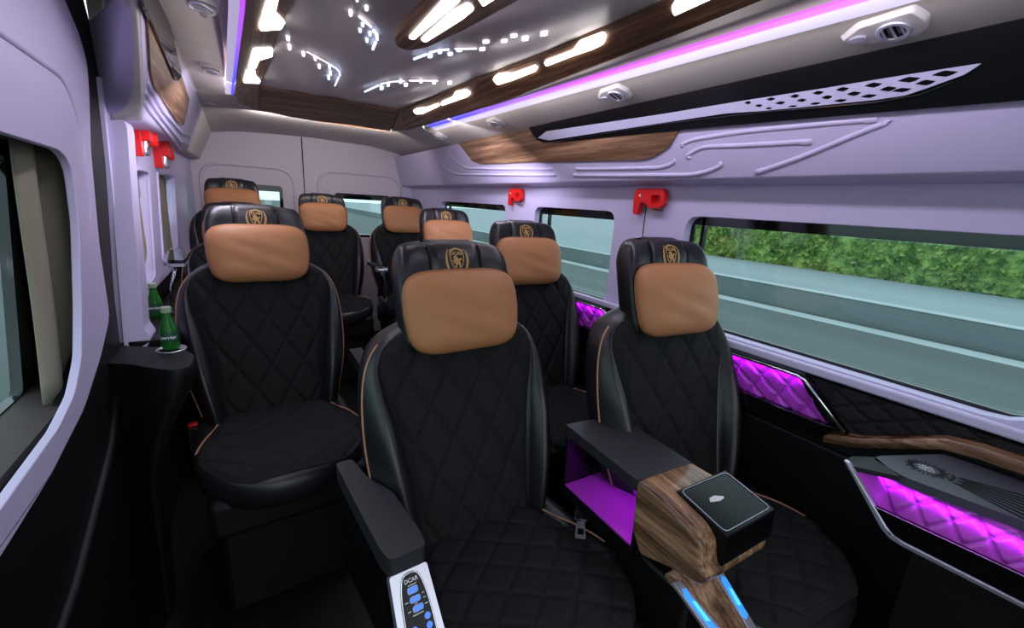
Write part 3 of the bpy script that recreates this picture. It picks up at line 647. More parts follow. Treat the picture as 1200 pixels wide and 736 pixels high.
# =================================================================== LEFT OVERHEAD DECORATION
g1 = lambda *P: [q(x, y, 0, 0, 4) for x, y in P]
ofl = thing('overhead_fascia', 'walnut panel with narrow black screen on the left overhead trim', 'overhead trim', tuple(PL0(205, 90))); ol_ = Vector(ofl.location)
def lplate(name, pts, d, th, m, r=0.01, bevel=0.002):
    return MB().plate([[p - ol_ for p in rounded([PL0(x, y, d) for x, y in pts], r, 4)]], -LN * th).build(name, m, ofl, bevel=bevel)
lplate('wood_panel', g1((695, 80), (740, 150), (845, 330), (888, 465), (880, 520), (862, 588), (835, 575), (725, 405), (708, 330)), 0.004, 0.006, M['wood'])
lplate('display_screen', g1((655, -30), (745, -30), (800, 120), (852, 340), (848, 368), (828, 382), (810, 340)), 0.012, 0.008, M['gloss'])
for pts in (g1((690, 385), (700, 420), (760, 520), (850, 625), (888, 640)), g1((678, 430), (690, 460), (760, 560), (840, 660), (880, 680)), g1((672, 478), (690, 510), (770, 610), (840, 700))):
    k_ += 1; struct(MB().tube([PL0(x, y, -0.003) for x, y in pts], 0.008, 10).build('trim_%d' % (30 + k_), M['lilac'], smooth=True))

# =================================================================== HAMMERS
def hammer_r(px, py, s, lab, view=True):
    c = onx(px, py, XR); t = thing('emergency_hammer', lab, 'emergency hammer', c)
    def pt(y, z, x=0.0): return Vector((x, -y * s, z * s))
    body = [(-0.058, 0.036), (0.060, 0.036), (0.074, 0.020), (0.074, -0.018), (0.060, -0.034), (0.004, -0.034), (-0.004, -0.018), (-0.034, -0.014), (-0.046, -0.062), (-0.066, -0.058), (-0.070, 0.015)]
    hole = [(0.014, 0.012), (0.052, 0.012), (0.058, 0.004), (0.058, -0.010), (0.050, -0.018), (0.018, -0.018)]
    MB().plate([rounded([pt(a, b, -0.010) for a, b in body], 0.006 * s, 3), rounded([pt(a, b, -0.010) for a, b in hole], 0.003 * s, 2)], (-0.022, 0, 0)).build('hammer_body', M['red'], t, bevel=0.004)
    MB().plate([rounded([pt(a, b, 0.0) for a, b in ((-0.05, 0.03), (0.055, 0.03), (0.055, -0.03), (-0.05, -0.02))], 0.005, 2)], (-0.012, 0, 0)).build('bracket', M['red'], t)
    MB().tube([pt(0.01, -0.042, -0.014), pt(0.065, -0.042, -0.014)], 0.004 * s, 8).build('metal_tip', M['chrome'], t)
    MB().plate([[pt(-0.046, 0.010, -0.0335), pt(-0.036, 0.016, -0.0335), pt(-0.034, 0.004, -0.0335)]], (0.001, 0, 0)).build('arrow_mark', M['white'], t)
    return t
hammer_r(766, 233, 1.0, 'red emergency hammer on the right wall between the two nearest windows')
hammer_r(608, 229, 0.95, 'red emergency hammer on the right wall between the two far windows')
def hammer_l(y, z, lab, s=1.0):
    t = thing('emergency_hammer', lab, 'emergency hammer', (XL, y, z))
    P = lambda a, b, x: Vector((x, a * s, b * s))
    MB().plate([rounded([P(a, b, 0.0) for a, b in ((-0.09, 0.07), (0.10, 0.07), (0.12, 0.03), (0.09, -0.03), (0.0, -0.03), (-0.02, -0.05), (-0.09, -0.07))], 0.01, 3)], (0.03, 0, 0)).build('bracket', M['red'], t, bevel=0.004)
    MB().plate([rounded([P(a, b, 0.028) for a, b in ((-0.06, 0.06), (0.02, 0.06), (0.02, -0.01), (-0.06, -0.01))], 0.008, 3)], (0.025, 0, 0)).build('hammer_body', M['red'], t, bevel=0.006)
    MB().lathe([(0.030, 0), (0.034, 0.01), (0.034, 0.05), (0.028, 0.06)], 16, (0.026, 0.07 * s, -0.02 * s)).build('hammer_grip', M['red'], t, bevel=0.003)
    MB().lathe([(0.013, -0.062), (0.014, -0.058), (0.014, -0.012), (0.012, -0.008)], 14, (0.032, -0.045 * s, 0)).build('metal_tip', M['chrome'], t, smooth=True)
hammer_l(2.22, 1.432, 'nearer of the two red emergency hammers on the left wall')
hammer_l(2.66, 1.405, 'farther of the two red emergency hammers on the left wall', 0.95)

# =================================================================== CURTAINS
def curtain(name, x, y0, y1, z0, z1, folds, amp, lab, lean=0.0, grp=None):
    def fn(u, v):
        y = y0 + (y1 - y0) * u + lean * (1 - v); a = math.sin(u * folds * 2 * math.pi)
        return (x + amp * a, y + 0.006 * math.sin(5 * v + 3 * u), z0 + (z1 - z0) * v)
    o = MB().grid(fn, 60, 14).build(name, M['curtain'], smooth=True)
    s = o.modifiers.new('thickness', 'SOLIDIFY'); s.thickness = 0.003
    return tag(o, lab, 'curtain', grp)
curtain('curtain', -0.418, 1.36, 1.85, 0.79, 1.343, 3.0, 0.020, 'olive curtain drawn aside in the large left door window', -0.12)
curtain('curtain', XL - 0.028, 2.0, 2.33, 0.86, 1.33, 3, 0.008, 'dark curtain in the narrow left window behind the white pillar')
curtain('curtain', XL - 0.028, 2.45, 2.98, 0.90, 1.33, 5, 0.008, 'dark curtain in the left window farther back')
# =================================================================== SEATS
LEAN = 0.28
def yb(z): return LEAN * (z - 0.47)
WB = smoothtab([(0.40, .205), (0.50, .228), (0.60, .252), (0.70, .262), (0.80, .260), (0.88, .245), (0.93, .215), (0.965, .165), (0.985, .10), (0.992, .03)], 120)
UI = smoothtab([(0.40, .150), (0.52, .158), (0.64, .172), (0.76, .192), (0.84, .212), (0.90, .215), (0.95, .178), (0.985, .07), (0.992, .02)], 120)
BO = smoothtab([(0.40, .030), (0.50, .050), (0.62, .060), (0.74, .050), (0.84, .024), (0.90, .006), (0.95, .0), (0.992, .0)], 120)
def back_front(x, z):
    w = interp(WB, z); ui = min(interp(UI, z), w * 0.97); bo = interp(BO, z); a = abs(x)
    y = yb(z) - 0.018 * (1 - min(1, (a / 0.2)) ** 2) * 0.4
    if a > ui:
        t = (a - ui) / max(w - ui, 1e-4); y -= bo * math.sin(math.pi * min(t, 1) ** 0.85) ** 0.8 if t < 1 else 0
        y += 0.022 * t ** 3
    return y
def zlist():
    return [0.40 + 0.5 * i / 60 for i in range(61)] + [0.915, 0.93, 0.945, 0.957, 0.968, 0.978, 0.985, 0.990, 0.992]
def back_body():
    rings = []
    for z in zlist():
        w = interp(WB, z); r = []; ui = min(interp(UI, z), w * 0.97)
        xs_ = [-w + (w - ui) * i / 18 for i in range(18)] + [-ui + 2 * ui * i / 28 for i in range(29)] + [ui + (w - ui) * (i + 1) / 18 for i in range(18)]
        for x in xs_: r.append(Vector((x, back_front(x, z), z)))
        dep = 0.11 * min(1, ((1.0 - z) / 0.10 + 0.25)) if z > 0.9 else 0.11
        for i in range(0, 17):
            t = math.pi * i / 16; c = math.cos(t); x = w * (1 if c > 0 else -1) * abs(c) ** 0.45
            r.append(Vector((x, yb(z) + 0.022 + dep * math.sin(t) ** 0.6, z)))
        rings.append(r)
    return MB().loft(rings)
def quilt(x, y, su=0.105, sv=0.165):
    a = x / su + y / sv; b = x / su - y / sv
    da = abs(a - round(a)); db = abs(b - round(b)); d = min(da, db) * 2
    return 1 - (1 - min(d / 0.42, 1)) ** 2.2
def back_insert():
    def fn(u, v):
        z = 0.405 + (0.988 - 0.405) * v; w = min(interp(UI, z), interp(WB, z) * 0.97); x = (u * 2 - 1) * w
        e = min(1, (1 - abs(u * 2 - 1)) * 9, (1 - v) * 20 + 0.1)
        return Vector((x, back_front(x, z) - 0.0022 - e * (0.002 + 0.010 * quilt(x, z - 0.45)), z))
    return MB().grid(fn, 96, 130)
def edge_pipe(sgn):
    P = []
    for i in range(46):
        z = 0.47 + (0.935 - 0.47) * i / 45; w = interp(WB, z)
        P.append(Vector((sgn * (w - 0.001), back_front(w * 0.999, z) - 0.002, z)))
    return MB().tube(P, 0.0028, 6)
# cushion
def ch(y):       # half width of cushion outline
    if y > -0.16: return 0.222 + 0.028 * min(1, (0.06 - y) / 0.22)
    t = min(1, (-0.16 - y) / 0.33); return 0.25 * (1 - t ** 2.9) ** (1 / 2.3)
def ctop(x, y):
    return 0.462 - 0.03 * max(0, (-y - 0.32) / 0.17) ** 2 - 0.010 * (abs(x) / 0.25) ** 2 + 0.012 * (abs(x) > 0.19) * math.sin(min(1, (abs(x) - 0.19) / 0.06) * math.pi) * (y > -0.3)
def cush_body():
    ys = [0.06 - 0.02 * i for i in range(24)] + [-0.42, -0.435, -0.45, -0.462, -0.472, -0.480, -0.486, -0.4895]
    out = [Vector((ch(y), y)) for y in ys] + [Vector((-ch(y), y)) for y in reversed(ys)]
    rings = []
    c = Vector((0, -0.2))
    for (sc, dz, mode) in ((0.90, -0.10, 0), (0.975, -0.085, 0), (1.0, -0.055, 0), (1.005, -0.03, 0), (0.99, -0.012, 0), (0.96, -0.002, 1), (0.85, 0, 1), (0.6, 0, 1), (0.3, 0, 1), (0.02, 0, 1)):
        r = []
        for p in out:
            qv = c + (p - c) * sc; r.append(Vector((qv.x, qv.y, ctop(qv.x, qv.y) + dz)))
        rings.append(r)
    return MB().loft(rings)
def cush_insert():
    def fn(u, v):
        y = 0.02 - 0.487 * v; hw = (interp([(-0.5, .25), (-0.25, .232), (0.02, .150)], y)); w = min(hw, ch(y) * 0.965 - 0.002) * 0.995; x = (u * 2 - 1) * w
        e = min(1, (1 - abs(u * 2 - 1)) * 9, (1 - v) * 14)
        return Vector((x, y, ctop(x, y) + 0.0015 + e * (0.004 + 0.0075 * quilt(x, y, 0.115, 0.10))))
    return MB().grid(fn, 96, 100)
def cush_pipe(sgn):
    P = [Vector((sgn * (interp([(-0.5, .25), (-0.25, .236), (0.02, .158)], y)), y, ctop(interp([(-0.5, .25), (-0.25, .236), (0.02, .158)], y), y) + 0.003)) for y in [0.0 - 0.012 * i for i in range(22)]]
    return MB().tube(P, 0.0028, 6)
# headrest
def head_ring(z, sc=1.0, add=0.0):
    t = (z - 0.93) / 0.24; a = 0.152 + 0.006 * math.sin(t * 3)
    top = max(0, (z - 1.10) / 0.07); k = math.sqrt(max(0, 1 - top ** 2.6)); a = a * (0.80 + 0.20 * k); d = 0.052 * (0.30 + 0.70 * k)
    cy = yb(z) + 0.035 - 0.01 * top; r = []
    N = 44
    for i in range(N):
        q_ = 2 * math.pi * i / N; c, s = math.cos(q_), math.sin(q_)
        x = (a + add) * (1 if c >= 0 else -1) * abs(c) ** 0.42; y = cy + (d + add) * (1 if s >= 0 else -1) * abs(s) ** 0.55
        y -= 0.028 * max(0, (abs(x) - 0.075) / 0.075) ** 1.5          # wings wrap forward
        r.append(Vector((x * sc, y, z - 0.012 * (abs(x) / 0.15) ** 3 * (1 if z > 1.1 else 0.2))))
    return r
HZ = [0.92, 0.95, 1.0, 1.05, 1.09, 1.11, 1.125, 1.14, 1.152, 1.16, 1.166, 1.1695]
def head_body(): return MB().loft([head_ring(z) for z in HZ])
def hfront(x, z, off=0.0):
    t = (z - 1.10) / 0.07; top = max(0, t); k = math.sqrt(max(0, 1 - top ** 2.6)); d = 0.052 * (0.30 + 0.70 * k)
    a = (0.152 + 0.006 * math.sin((z - 0.93) / 0.24 * 3)) * (0.80 + 0.20 * k)
    c = min(1, abs(x) / a) ** (1 / 0.42); s = math.sqrt(max(0, 1 - c * c))
    return yb(z) + 0.035 - 0.01 * top - d * s ** 0.55 - 0.028 * max(0, (abs(x) - 0.075) / 0.075) ** 1.5 - off
def head_panel():
    rings = []
    path = [(hfront(0, z, 0.004), z) for z in [0.93, 0.98, 1.03, 1.08, 1.10, 1.12, 1.135, 1.148, 1.158, 1.165]] 
    path += [(yb(1.17) + 0.025, 1.1745), (yb(1.17) + 0.045, 1.166), (yb(1.14) + 0.078, 1.14), (yb(1.10) + 0.092, 1.10), (yb(1.0) + 0.092, 1.0)]
    def fn(u, v):
        i = v * (len(path) - 1); k = min(int(i), len(path) - 2); t = i - k
        y = path[k][0] * (1 - t) + path[k + 1][0] * t; z = path[k][1] * (1 - t) + path[k + 1][1] * t
        x = (u - 0.5) * 0.138; e = abs(u - 0.5) * 2
        return Vector((x, y + 0.004 * (e > 0.97), z - 0.003 * (e > 0.97)))
    return MB().grid(fn, 15, 60)
def pillow():
    cx, cz = 0.0, 1.008; rnd = random.Random(3); vs = []; rings = []
    NR, NT = 14, 72; A, B = 0.160, 0.100
    def pt(rho, th, side):
        c, s = math.cos(th), math.sin(th)
        x = A * (1 if c >= 0 else -1) * abs(c) ** 0.42 * rho; z = B * (1 if s >= 0 else -1) * abs(s) ** 0.48 * rho
        x *= 1 - 0.07 * max(0, -z / B) ; bul = (1 - rho ** 3.2) ** 0.62
        wr = 0.0030 * math.sin(38 * x + 60 * z + 2 * math.sin(25 * z)) * (1 - rho) * (rho > 0.1) + 0.003 * math.sin(46 * z + 3) * max(0, -x / A) ** 3 * bul
        zz = cz + z; y = yb(zz) - 0.030 - (0.052 * bul - 0.004) * side if side > 0 else yb(zz) - 0.030 + 0.020 * bul
        if side > 0: y += wr
        y -= 0.012 * (abs(x) / A) ** 2
        return Vector((x, y, zz))
    for i in range(NR + 1): rings.append([pt(0.02 + 0.98 * (i / NR) ** 0.7, 2 * math.pi * k / NT, 1) for k in range(NT)])
    for i in range(NR - 1, -1, -1): rings.append([pt(0.02 + 0.98 * (i / NR) ** 0.7, 2 * math.pi * k / NT, -1) for k in range(NT)])
    return MB().loft(rings)
# embroidered crest
def crest(parts):
    """2D pieces (u right, v up; unit = metres) mapped on to the headrest front"""
    mb = MB(); tf, off = parts
    S = 0.060; cz = 1.128
    def put(vs, fs, d):
        mb.add([Vector((v.x * S, hfront(v.x * S, cz + v.y * S, 0.0052 + d), cz + v.y * S)) for v in vs], fs)
    return mb, put
sh_out = [(-.32, .40), (-.16, .46), (0, .50), (.16, .46), (.32, .40), (.34, .10), (.26, -.18), (.12, -.40), (0, -.52), (-.12, -.40), (-.26, -.18), (-.34, .10)]
def ring2(pts, k):
    a = [Vector((x, y, 0)) for x, y in pts]; b = [Vector((x * k, (y + 0.0) * k, 0)) for x, y in pts]
    n = len(a); return a + b, [(i, (i + 1) % n, n + (i + 1) % n, n + i) for i in range(n)]
lion = [(-.10, -.32), (-.02, -.30), (-.04, -.22), (.02, -.16), (.08, -.22), (.08, -.32), (.17, -.32), (.15, -.24), (.15, -.14), (.12, -.04), (.17, .02), (.24, .02), (.22, .08), (.14, .08), (.08, .04), (.05, .08), (.0, .16), (-.06, .20), (-.12, .17), (-.19, .12), (-.17, .07), (-.12, .06), (-.14, .0), (-.22, .02), (-.23, -.03), (-.15, -.06), (-.20, -.12), (-.16, -.15), (-.09, -.10), (-.08, -.18), (-.12, -.24)]
laurel = []
for sg in (-1, 1):
    L = []
    for i in range(13):
        t = i / 12; an = R_(48 - 136 * t) ; L.append((sg * (0.50 * math.cos(an) + 0.02 + 0.03 * math.sin(t * 3)), 0.62 * math.sin(an) - 0.0))
    I = []
    for i in range(13):
        t = i / 12; an = R_(48 - 136 * t); w_2 = 0.12 * math.sin(math.pi * min(1, t * 1.05)) ; I.append((sg * (max(0.0, 0.50 - w_2) * math.cos(an) + 0.02 + 0.03 * math.sin(t * 3)), (0.62 - w_2 * 0.8) * math.sin(an) - 0.02))
    laurel.append(L + I[::-1])
TV, TF = text_verts('DCAR', 0.19, 0.006)
def build_crest(parent):
    mb, put = crest((0, 0)); v, f = ring2(sh_out, 0.86); put(v, f, 0.0008)
    for lp in laurel: v, f = poly2(lp); put(v, f, 0.0006)
    v, f = poly2(lion); put(v, f, 0.0010)
    put([Vector((p.x, p.y + 0.27, 0)) for p in TV], TF, 0.0010)
    mb2, put2 = crest((0, 0)); v, f = poly2([(x * .87, y * .87) for x, y in sh_out]); put2(v, f, 0.0002)
    o2 = mb2.build('shield_patch', M['black'], parent); 
    o = mb.build('crest', M['gold'], parent)
    for ob in (o, o2):
        m_ = ob.modifiers.new('thickness', 'SOLIDIFY'); m_.thickness = 0.0008
    return o
def make_seat():
    t = thing('captain_seat', 'x', 'seat')
    b = MB().box(-0.20, 0.20, -0.34, 0.10, 0.0, 0.30); b.box(-0.22, 0.22, -0.38, 0.12, 0.27, 0.38)
    b.build('base', M['black'], t, bevel=0.02)
    def sq(mb): mb.v = [(v[0], v[1] * 0.88, v[2]) for v in mb.v]; return mb
    sq(cush_body()).build('cushion', M['leather'], t, smooth=True)
    sq(cush_insert()).build('cushion_cover', M['mesh'], t, smooth=True)
    for s in (-1, 1): sq(cush_pipe(s)).build('piping', M['piping'], t)
    bk = back_body().build('backrest', M['leather'], t, smooth=True)
    back_insert().build('backrest_cover', M['mesh'], t, smooth=True)
    for s in (-1, 1): edge_pipe(s).build('piping', M['piping'], t)
    hd = head_body().build('headrest', M['leather'], t, smooth=True)
    head_panel().build('headrest_panel', M['leather'], hd, smooth=True)
    build_crest(hd)
    for s in (-1, 1): MB().tube([Vector((s * 0.071, hfront(0.071, z, 0.0035), z)) for z in (0.95, 1.0, 1.05, 1.09, 1.11, 1.13, 1.145, 1.157, 1.164)], 0.0022, 6).build('seam', M['black'], hd)
    pillow().build('neck_pillow', M['tan'], t, smooth=True)
    return t
def place(t, x, y, dz, rot, label, grp='captain seats'):
    t.location = (x, y, 0); t.rotation_euler = (0, 0, R_(rot)); t['label'] = label; t['category'] = 'seat'; t['group'] = grp
    for c in KIDS(t):
        if c.name.startswith('base'): c.scale = (1, 1, (0.38 + dz) / 0.38)
        else: c.location.z = dz
    return t
S0 = make_seat()
seats = {}
spec = [('S1', 0.453, 0.84, 0.0, 4, 'nearest black quilted seat in the centre, with tan pillow and control armrest'),
        ('S2', 1.02, 0.665, 0.03, -4, 'black quilted seat nearest the right windows, right of the walnut console'),
        ('S3', 0.03, 1.65, 0.045, 4, 'black quilted seat on the left beside the green bottles'),
        ('S4', 1.01, 1.42, 0.035, -3, 'second seat from the front in the right column, directly behind the nearest centre seat'),
        ('S5', 1.02, 2.33, 0.055, 0, 'third seat in the right column, only its headrest and pillow top showing'),
        ('S9', -0.05, 2.50, 0.03, 0, 'mostly hidden left seat directly behind the seat beside the bottles'),
        ('S6', 1.0, 3.14, 0.11, 0, 'rear row seat on the right with pillow below the right rear window corner'),
        ('S7', 0.455, 3.27, 0.10, 0, 'rear row middle seat in front of the rear door seam'),
        ('S8', -0.09, 3.42, 0.165, 0, 'rear row seat at far left before the left rear window')]
for k, sp_ in enumerate(spec):
    o = S0 if k == 0 else copy_tree(S0)
    seats[sp_[0]] = o
for k, sp_ in enumerate(spec): place(seats[sp_[0]], *sp_[1:])

# ---- armrest with control panel on the nearest seat (its own parts)
s1 = seats['S1']; s1o = Vector(s1.location)
def L1(p): return Vector(p) - s1o
za = 0.650
arm = MB(); top = [(0.152, 0.985), (0.190, 0.985), (0.202, 0.89), (0.232, 0.82), (0.238, 0.68), (0.233, 0.64), (0.163, 0.64), (0.157, 0.68), (0.154, 0.82)]
arm.plate([rounded([L1((x - 0.012, y + 0.012, za)) for x, y in top], 0.012, 4)], (0, 0, -0.042)); arm.build('armrest_pad', M['pad'], s1, bevel=0.008, seg=3)
MB().plate([[L1((0.140, 0.97, za - 0.04)), L1((0.165, 0.97, za - 0.04)), L1((0.212, 0.82, za - 0.04)), L1((0.216, 0.66, za - 0.04)), L1((0.153, 0.66, za - 0.04))]], (0, 0, -0.22)).build('armrest_body', M['gloss'], s1, bevel=0.012)
# control panel on the sloping front
pc0 = L1((0.185, 0.650, 0.616)); pdn = Vector((0, -0.62, -0.785)).normalized(); pn = Vector((0, -0.785, 0.62)).normalized(); px_ = Vector((1, 0, 0))
def cpn(u, v, d=0): return pc0 + px_ * u + pdn * v + pn * d
bez = rounded([cpn(-0.036, 0), cpn(0.036, 0), cpn(0.042, 0.14), cpn(0.036, 0.24), cpn(-0.036, 0.24), cpn(-0.042, 0.14)], 0.006, 3)
bezi = [cpn(0.026 * (1 if math.cos(a) > 0 else -1) * abs(math.cos(a)) ** 0.55, 0.103 - 0.097 * math.sin(a)) for a in [2 * math.pi * k / 40 for k in range(40)]]
cpl = MB().plate([bez], -pn * 0.02).build('control_panel', M['satin'], s1, bevel=0.004)
bezd = [p + pn * 0.0015 for p in bezi]
MB().plate([bezd], -pn * 0.001).build('screen', M['gloss2'], cpl)
MB().tube([p + pn * 0.001 for p in bezi], 0.0016, 6, closed=True).build('screen_rim', M['chrome'], cpl, smooth=True)
def on_panel(vs, u0, v0, d=0.002): return [cpn(u0 + v.x, v0 - v.y, d) for v in vs]
tv, tf = text_verts('DCAR', 0.0095, 0.0002); MB().add(on_panel(tv, 0.0, 0.0185), tf).build('lettering', M['white'], cpl)
for j, (u0, v0, w, h) in enumerate(((-0.001, 0.034, .0092, .0052), (0.000, 0.049, .0095, .0046), (0.002, 0.064, .0095, .0046))):
    bt = MB().plate([rounded([cpn(u0 - w, v0 - h, 0.004), cpn(u0 + w, v0 - h, 0.004), cpn(u0 + w, v0 + h, 0.004), cpn(u0 - w, v0 + h, 0.004)], 0.003, 3)], -pn * 0.003).build('control_button', M['button'], cpl)
    MB().tube(rounded([cpn(u0 - w, v0 - h, 0.003), cpn(u0 + w, v0 - h, 0.003), cpn(u0 + w, v0 + h, 0.003), cpn(u0 - w, v0 + h, 0.003)], 0.003, 3), 0.0006, 5, closed=True).build('button_rim', M['white'], cpl)
for (u0, v0) in ((0.015, 0.082), (0.015, 0.097), (-0.012, 0.094), (-0.012, 0.109)):
    MB().plate([[cpn(u0 + 0.0055 * math.cos(a), v0 + 0.0055 * math.sin(a), 0.004) for a in [2 * math.pi * k / 18 for k in range(18)]]], -pn * 0.003).build('control_button', M['button'], cpl)
mk = MB()
for (u0, v0, w) in ((-0.016, .050, .003), (0.016, .045, .002), (0.017, .053, .002), (-0.014, .065, .003), (0.018, .063, .003), (0, .0565, .003), (0, .073, .010), (0, .0255, .008)):
    mk.plate([[cpn(u0 - w, v0 - .0007, .003), cpn(u0 + w, v0 - .0007, .003), cpn(u0 + w, v0 + .0007, .003), cpn(u0 - w, v0 + .0007, .003)]], -pn * 0.001)
mk.build('panel_marks', M['white'], cpl)
# belt parts
def belt_tongue(parent, org):
    o = Vector(org); mb = MB()
    ax, ay, n = Vector((0.72, -0.62, 0.0)).normalized(), Vector((0.55, 0.62, 0.55)).normalized(), None
    n = ax.cross(ay).normalized()
    f = lambda a, b_: o + ay * a + ax * b_
    mb.plate([rounded([f(-.022, -.014), f(.022, -.010), f(.022, .010), f(-.022, .014)], 0.004, 3), [f(-.012, -.008), f(.002, -.007), f(.002, .007), f(-.012, .008)]], n * 0.003)
    mb.build('belt_tongue', M['chrome'], parent)
    MB().hexa([f(.018, -.02), f(.06, -.014), f(.06, .014), f(.018, .02)], [f(.018, -.02) + n * .012, f(.06, -.014) + n * .012, f(.06, .014) + n * .012, f(.018, .02) + n * .012]).build('tongue_grip', M['gloss'], parent, bevel=0.004)
pt_ = onz(680, 627, 0.485); belt_tongue(s1, pt_ - s1o)
def buckle(parent, P, d):
    l = P - Vector(parent.location); l = Matrix.Rotation(-parent.rotation_euler[2], 4, 'Z') @ l
    MB().box(l.x - .016, l.x + .016, l.y - .03, l.y + .03, l.z - 0.10, l.z - 0.004).build('buckle_body', M['black'], parent, bevel=0.004)
    MB().box(l.x - .013, l.x + .013, l.y - .012, l.y + .012, l.z - 0.005, l.z + 0.003).build('buckle_button', M['red'], parent, bevel=0.002)
buckle(seats['S2'], onz(903, 546, 0.46), 0)
buckle(seats['S4'], onz(696, 477, 0.50), 0)
buckle(seats['S3'], onz(226, 497, 0.50), 0)
# simple side armrest of the left seat (its aisle side)
s3 = seats['S3']
MB().plate([rounded([Vector((0.285, y, z)) for y, z in ((0.10, 0.66), (-0.26, 0.62), (-0.26, 0.585), (0.10, 0.61))], 0.01, 3)], (0.05, 0, 0)).build('armrest_pad', M['pad'], s3, bevel=0.006)
MB().plate([rounded([Vector((0.295, y, z)) for y, z in ((0.08, 0.61), (-0.24, 0.58), (-0.20, 0.42), (0.02, 0.42))], 0.02, 3)], (0.03, 0, 0)).build('armrest_body', M['gloss'], s3, bevel=0.006)
# rear middle seat: cup holder arm
s7 = seats['S7']; ca = onx(445, 315, 0.74); l = ca - Vector(s7.location)
MB().box(l.x - .03, l.x + .03, l.y - .02, l.y + .25, l.z - .01, l.z + .02).build('armrest_pad', M['pad'], s7, bevel=0.008)
MB().lathe([(0.036, -0.012), (0.042, -0.010), (0.042, 0.012), (0.036, 0.014), (0.032, 0.0)], 20, (l.x, l.y - 0.05, l.z)).build('cup_holder', M['satin'], s7, smooth=True)
MB().tube([(l.x, l.y, l.z), (l.x + .02, l.y + .02, l.z - .10), (l.x + .0, l.y + .04, l.z - .20)], 0.012, 8).build('armrest_bracket', M['gloss'], s7, smooth=True)
# =================================================================== CONSOLE BETWEEN THE TWO NEAREST SEATS
con = thing('centre_console', 'walnut and black leather console between the two nearest seats', 'console', (0.76, 0.58, 0))
co = Vector(con.location); C = lambda *p: Vector(p) - co
zc = 0.72
x0, x1 = 0.672, 0.832
def cbox(xa, xb, ya, yb2, za_, zb_): return MB().box(xa - co.x, xb - co.x, ya - co.y, yb2 - co.y, za_, zb_)
MB().plate([rounded([C(0.664, 0.532, zc), C(0.832, 0.522, zc), C(0.842, 0.775, zc), C(0.672, 0.792, zc)], 0.008, 3)], (0, 0, -0.028)).build('leather_lid', M['pad'], con, bevel=0.008, seg=3)
tb = cbox(x0, x1, 0.525, 0.785, 0.515, 0.545)
for bx in ((x1 - 0.012, x1, 0.525, 0.785, 0.545, 0.690), (x0, x1 - 0.012, 0.775, 0.785, 0.545, 0.690), (x0, x1 - 0.012, 0.525, 0.533, 0.545, 0.690)):
    tb.box(bx[0] - co.x, bx[1] - co.x, bx[2] - co.y, bx[3] - co.y, bx[4], bx[5])
tb.build('storage_tray', M['gloss'], con, bevel=0.003)
cbox(x0 + .004, x1 - .014, 0.535, 0.773, 0.5455, 0.550).build('tray_mat', M['purple'], con)
cbox(x1 - .022, x1 - .013, 0.535, 0.773, 0.555, 0.685).build('tray_lining', M['purple'], con)
MB().tube([C(x1 - .03, 0.55, 0.684), C(x1 - .03, 0.765, 0.684)], 0.004, 6).build('led_strip', M['magenta'], con)
cbox(0.708, 0.764, 0.40, 0.77, 0.0, 0.514).build('pedestal', M['black'], con, bevel=0.01)
pf = [(0.535, zc), (0.47, zc - 0.003), (0.395, zc - 0.020), (0.372, zc - 0.038), (0.362, zc - 0.082), (0.350, zc - 0.089), (0.352, zc - 0.110), (0.375, zc - 0.122), (0.42, zc - 0.132), (0.50, zc - 0.165), (0.53, zc - 0.12)]
prL = rounded([C(0.664, y, z) for y, z in pf], 0.012, 4); sh = MB()
prR = [Vector((0.835 - co.x + 0.034 * min(1, max(0, (0.50 - (p.y + co.y)) / 0.11)), p.y, p.z)) for p in prL]
sh.loft([prL, prR]); sh.build('wood_shell', M['zebra'], con, bevel=0.010, seg=4)
MB().plate([rounded([C(0.712, y, z) for y, z in [(0.470, 0.7225), (0.395, 0.7085), (0.352, 0.7005), (0.350, 0.634), (0.46, 0.63)]], 0.005, 3)], (0.162, 0, 0)).build('wireless_charger', M['gloss2'], con, bevel=0.005, seg=3)
ed = rounded([C(0.717, 0.464, 0.7222), C(0.868, 0.462, 0.7222), C(0.868, 0.360, 0.7030), C(0.717, 0.360, 0.7030)], 0.012, 4)
MB().tube(ed, 0.0010, 6, closed=True).build('charger_rim', M['satin'], con, smooth=True)
g9 = lambda *P: [q(x, y, 740, 530, 3.572) for x, y in P]
lg = [onplane(x, y, (0.79, 0.412, 0.7126), (0, -0.186, 0.983)) - co for x, y in g9((325, 195), (345, 183), (383, 185), (388, 192), (372, 204), (330, 210))]
MB().plate([lg], (0, 0.0, 0.001)).build('charger_logo', M['white'], con)
# sloping walnut leg with two lit strips
LP = Vector((0.72, 0.415, 0.575)); LNn = Vector((0, -0.57, 0.82)).normalized()
def tl(px_2, py_2, d=0.0): return onplane(px_2, py_2, LP + LNn * d, LNn) - co
qa = [tl(783, 684), tl(838, 652), tl(885, 736), tl(836, 736)]
ext = lambda a, b2, k: a + (b2 - a) * k
qa = [qa[0] + Vector((0.018, .012, .008)), qa[1] + Vector((0, .02, .014)), ext(qa[1], qa[2], 2.6), ext(qa[0], qa[3], 4.0)]
MB().plate([qa], -LNn * 0.03).build('wood_leg', M['zebra'], con, bevel=0.006)
def legplate(name, pts, d, th, m):
    P = [tl(x, y, d) for x, y in pts]; return MB().plate([P], -LNn * th).build(name, m, con, bevel=0.001)
legplate('lit_trim', [(789, 683), (796, 679), (845, 736), (900, 800), (876, 800), (826, 736)], 0.004, 0.008, M['satin'])
legplate('led_strip', [(800, 690), (804, 689), (809, 697), (841, 736), (858, 756), (848, 756), (832, 736), (803, 700)], 0.0055, 0.003, M['blue'])
legplate('led_strip', [(811, 704), (815, 704), (833, 728), (828, 728)], 0.0065, 0.003, M['cyan'])
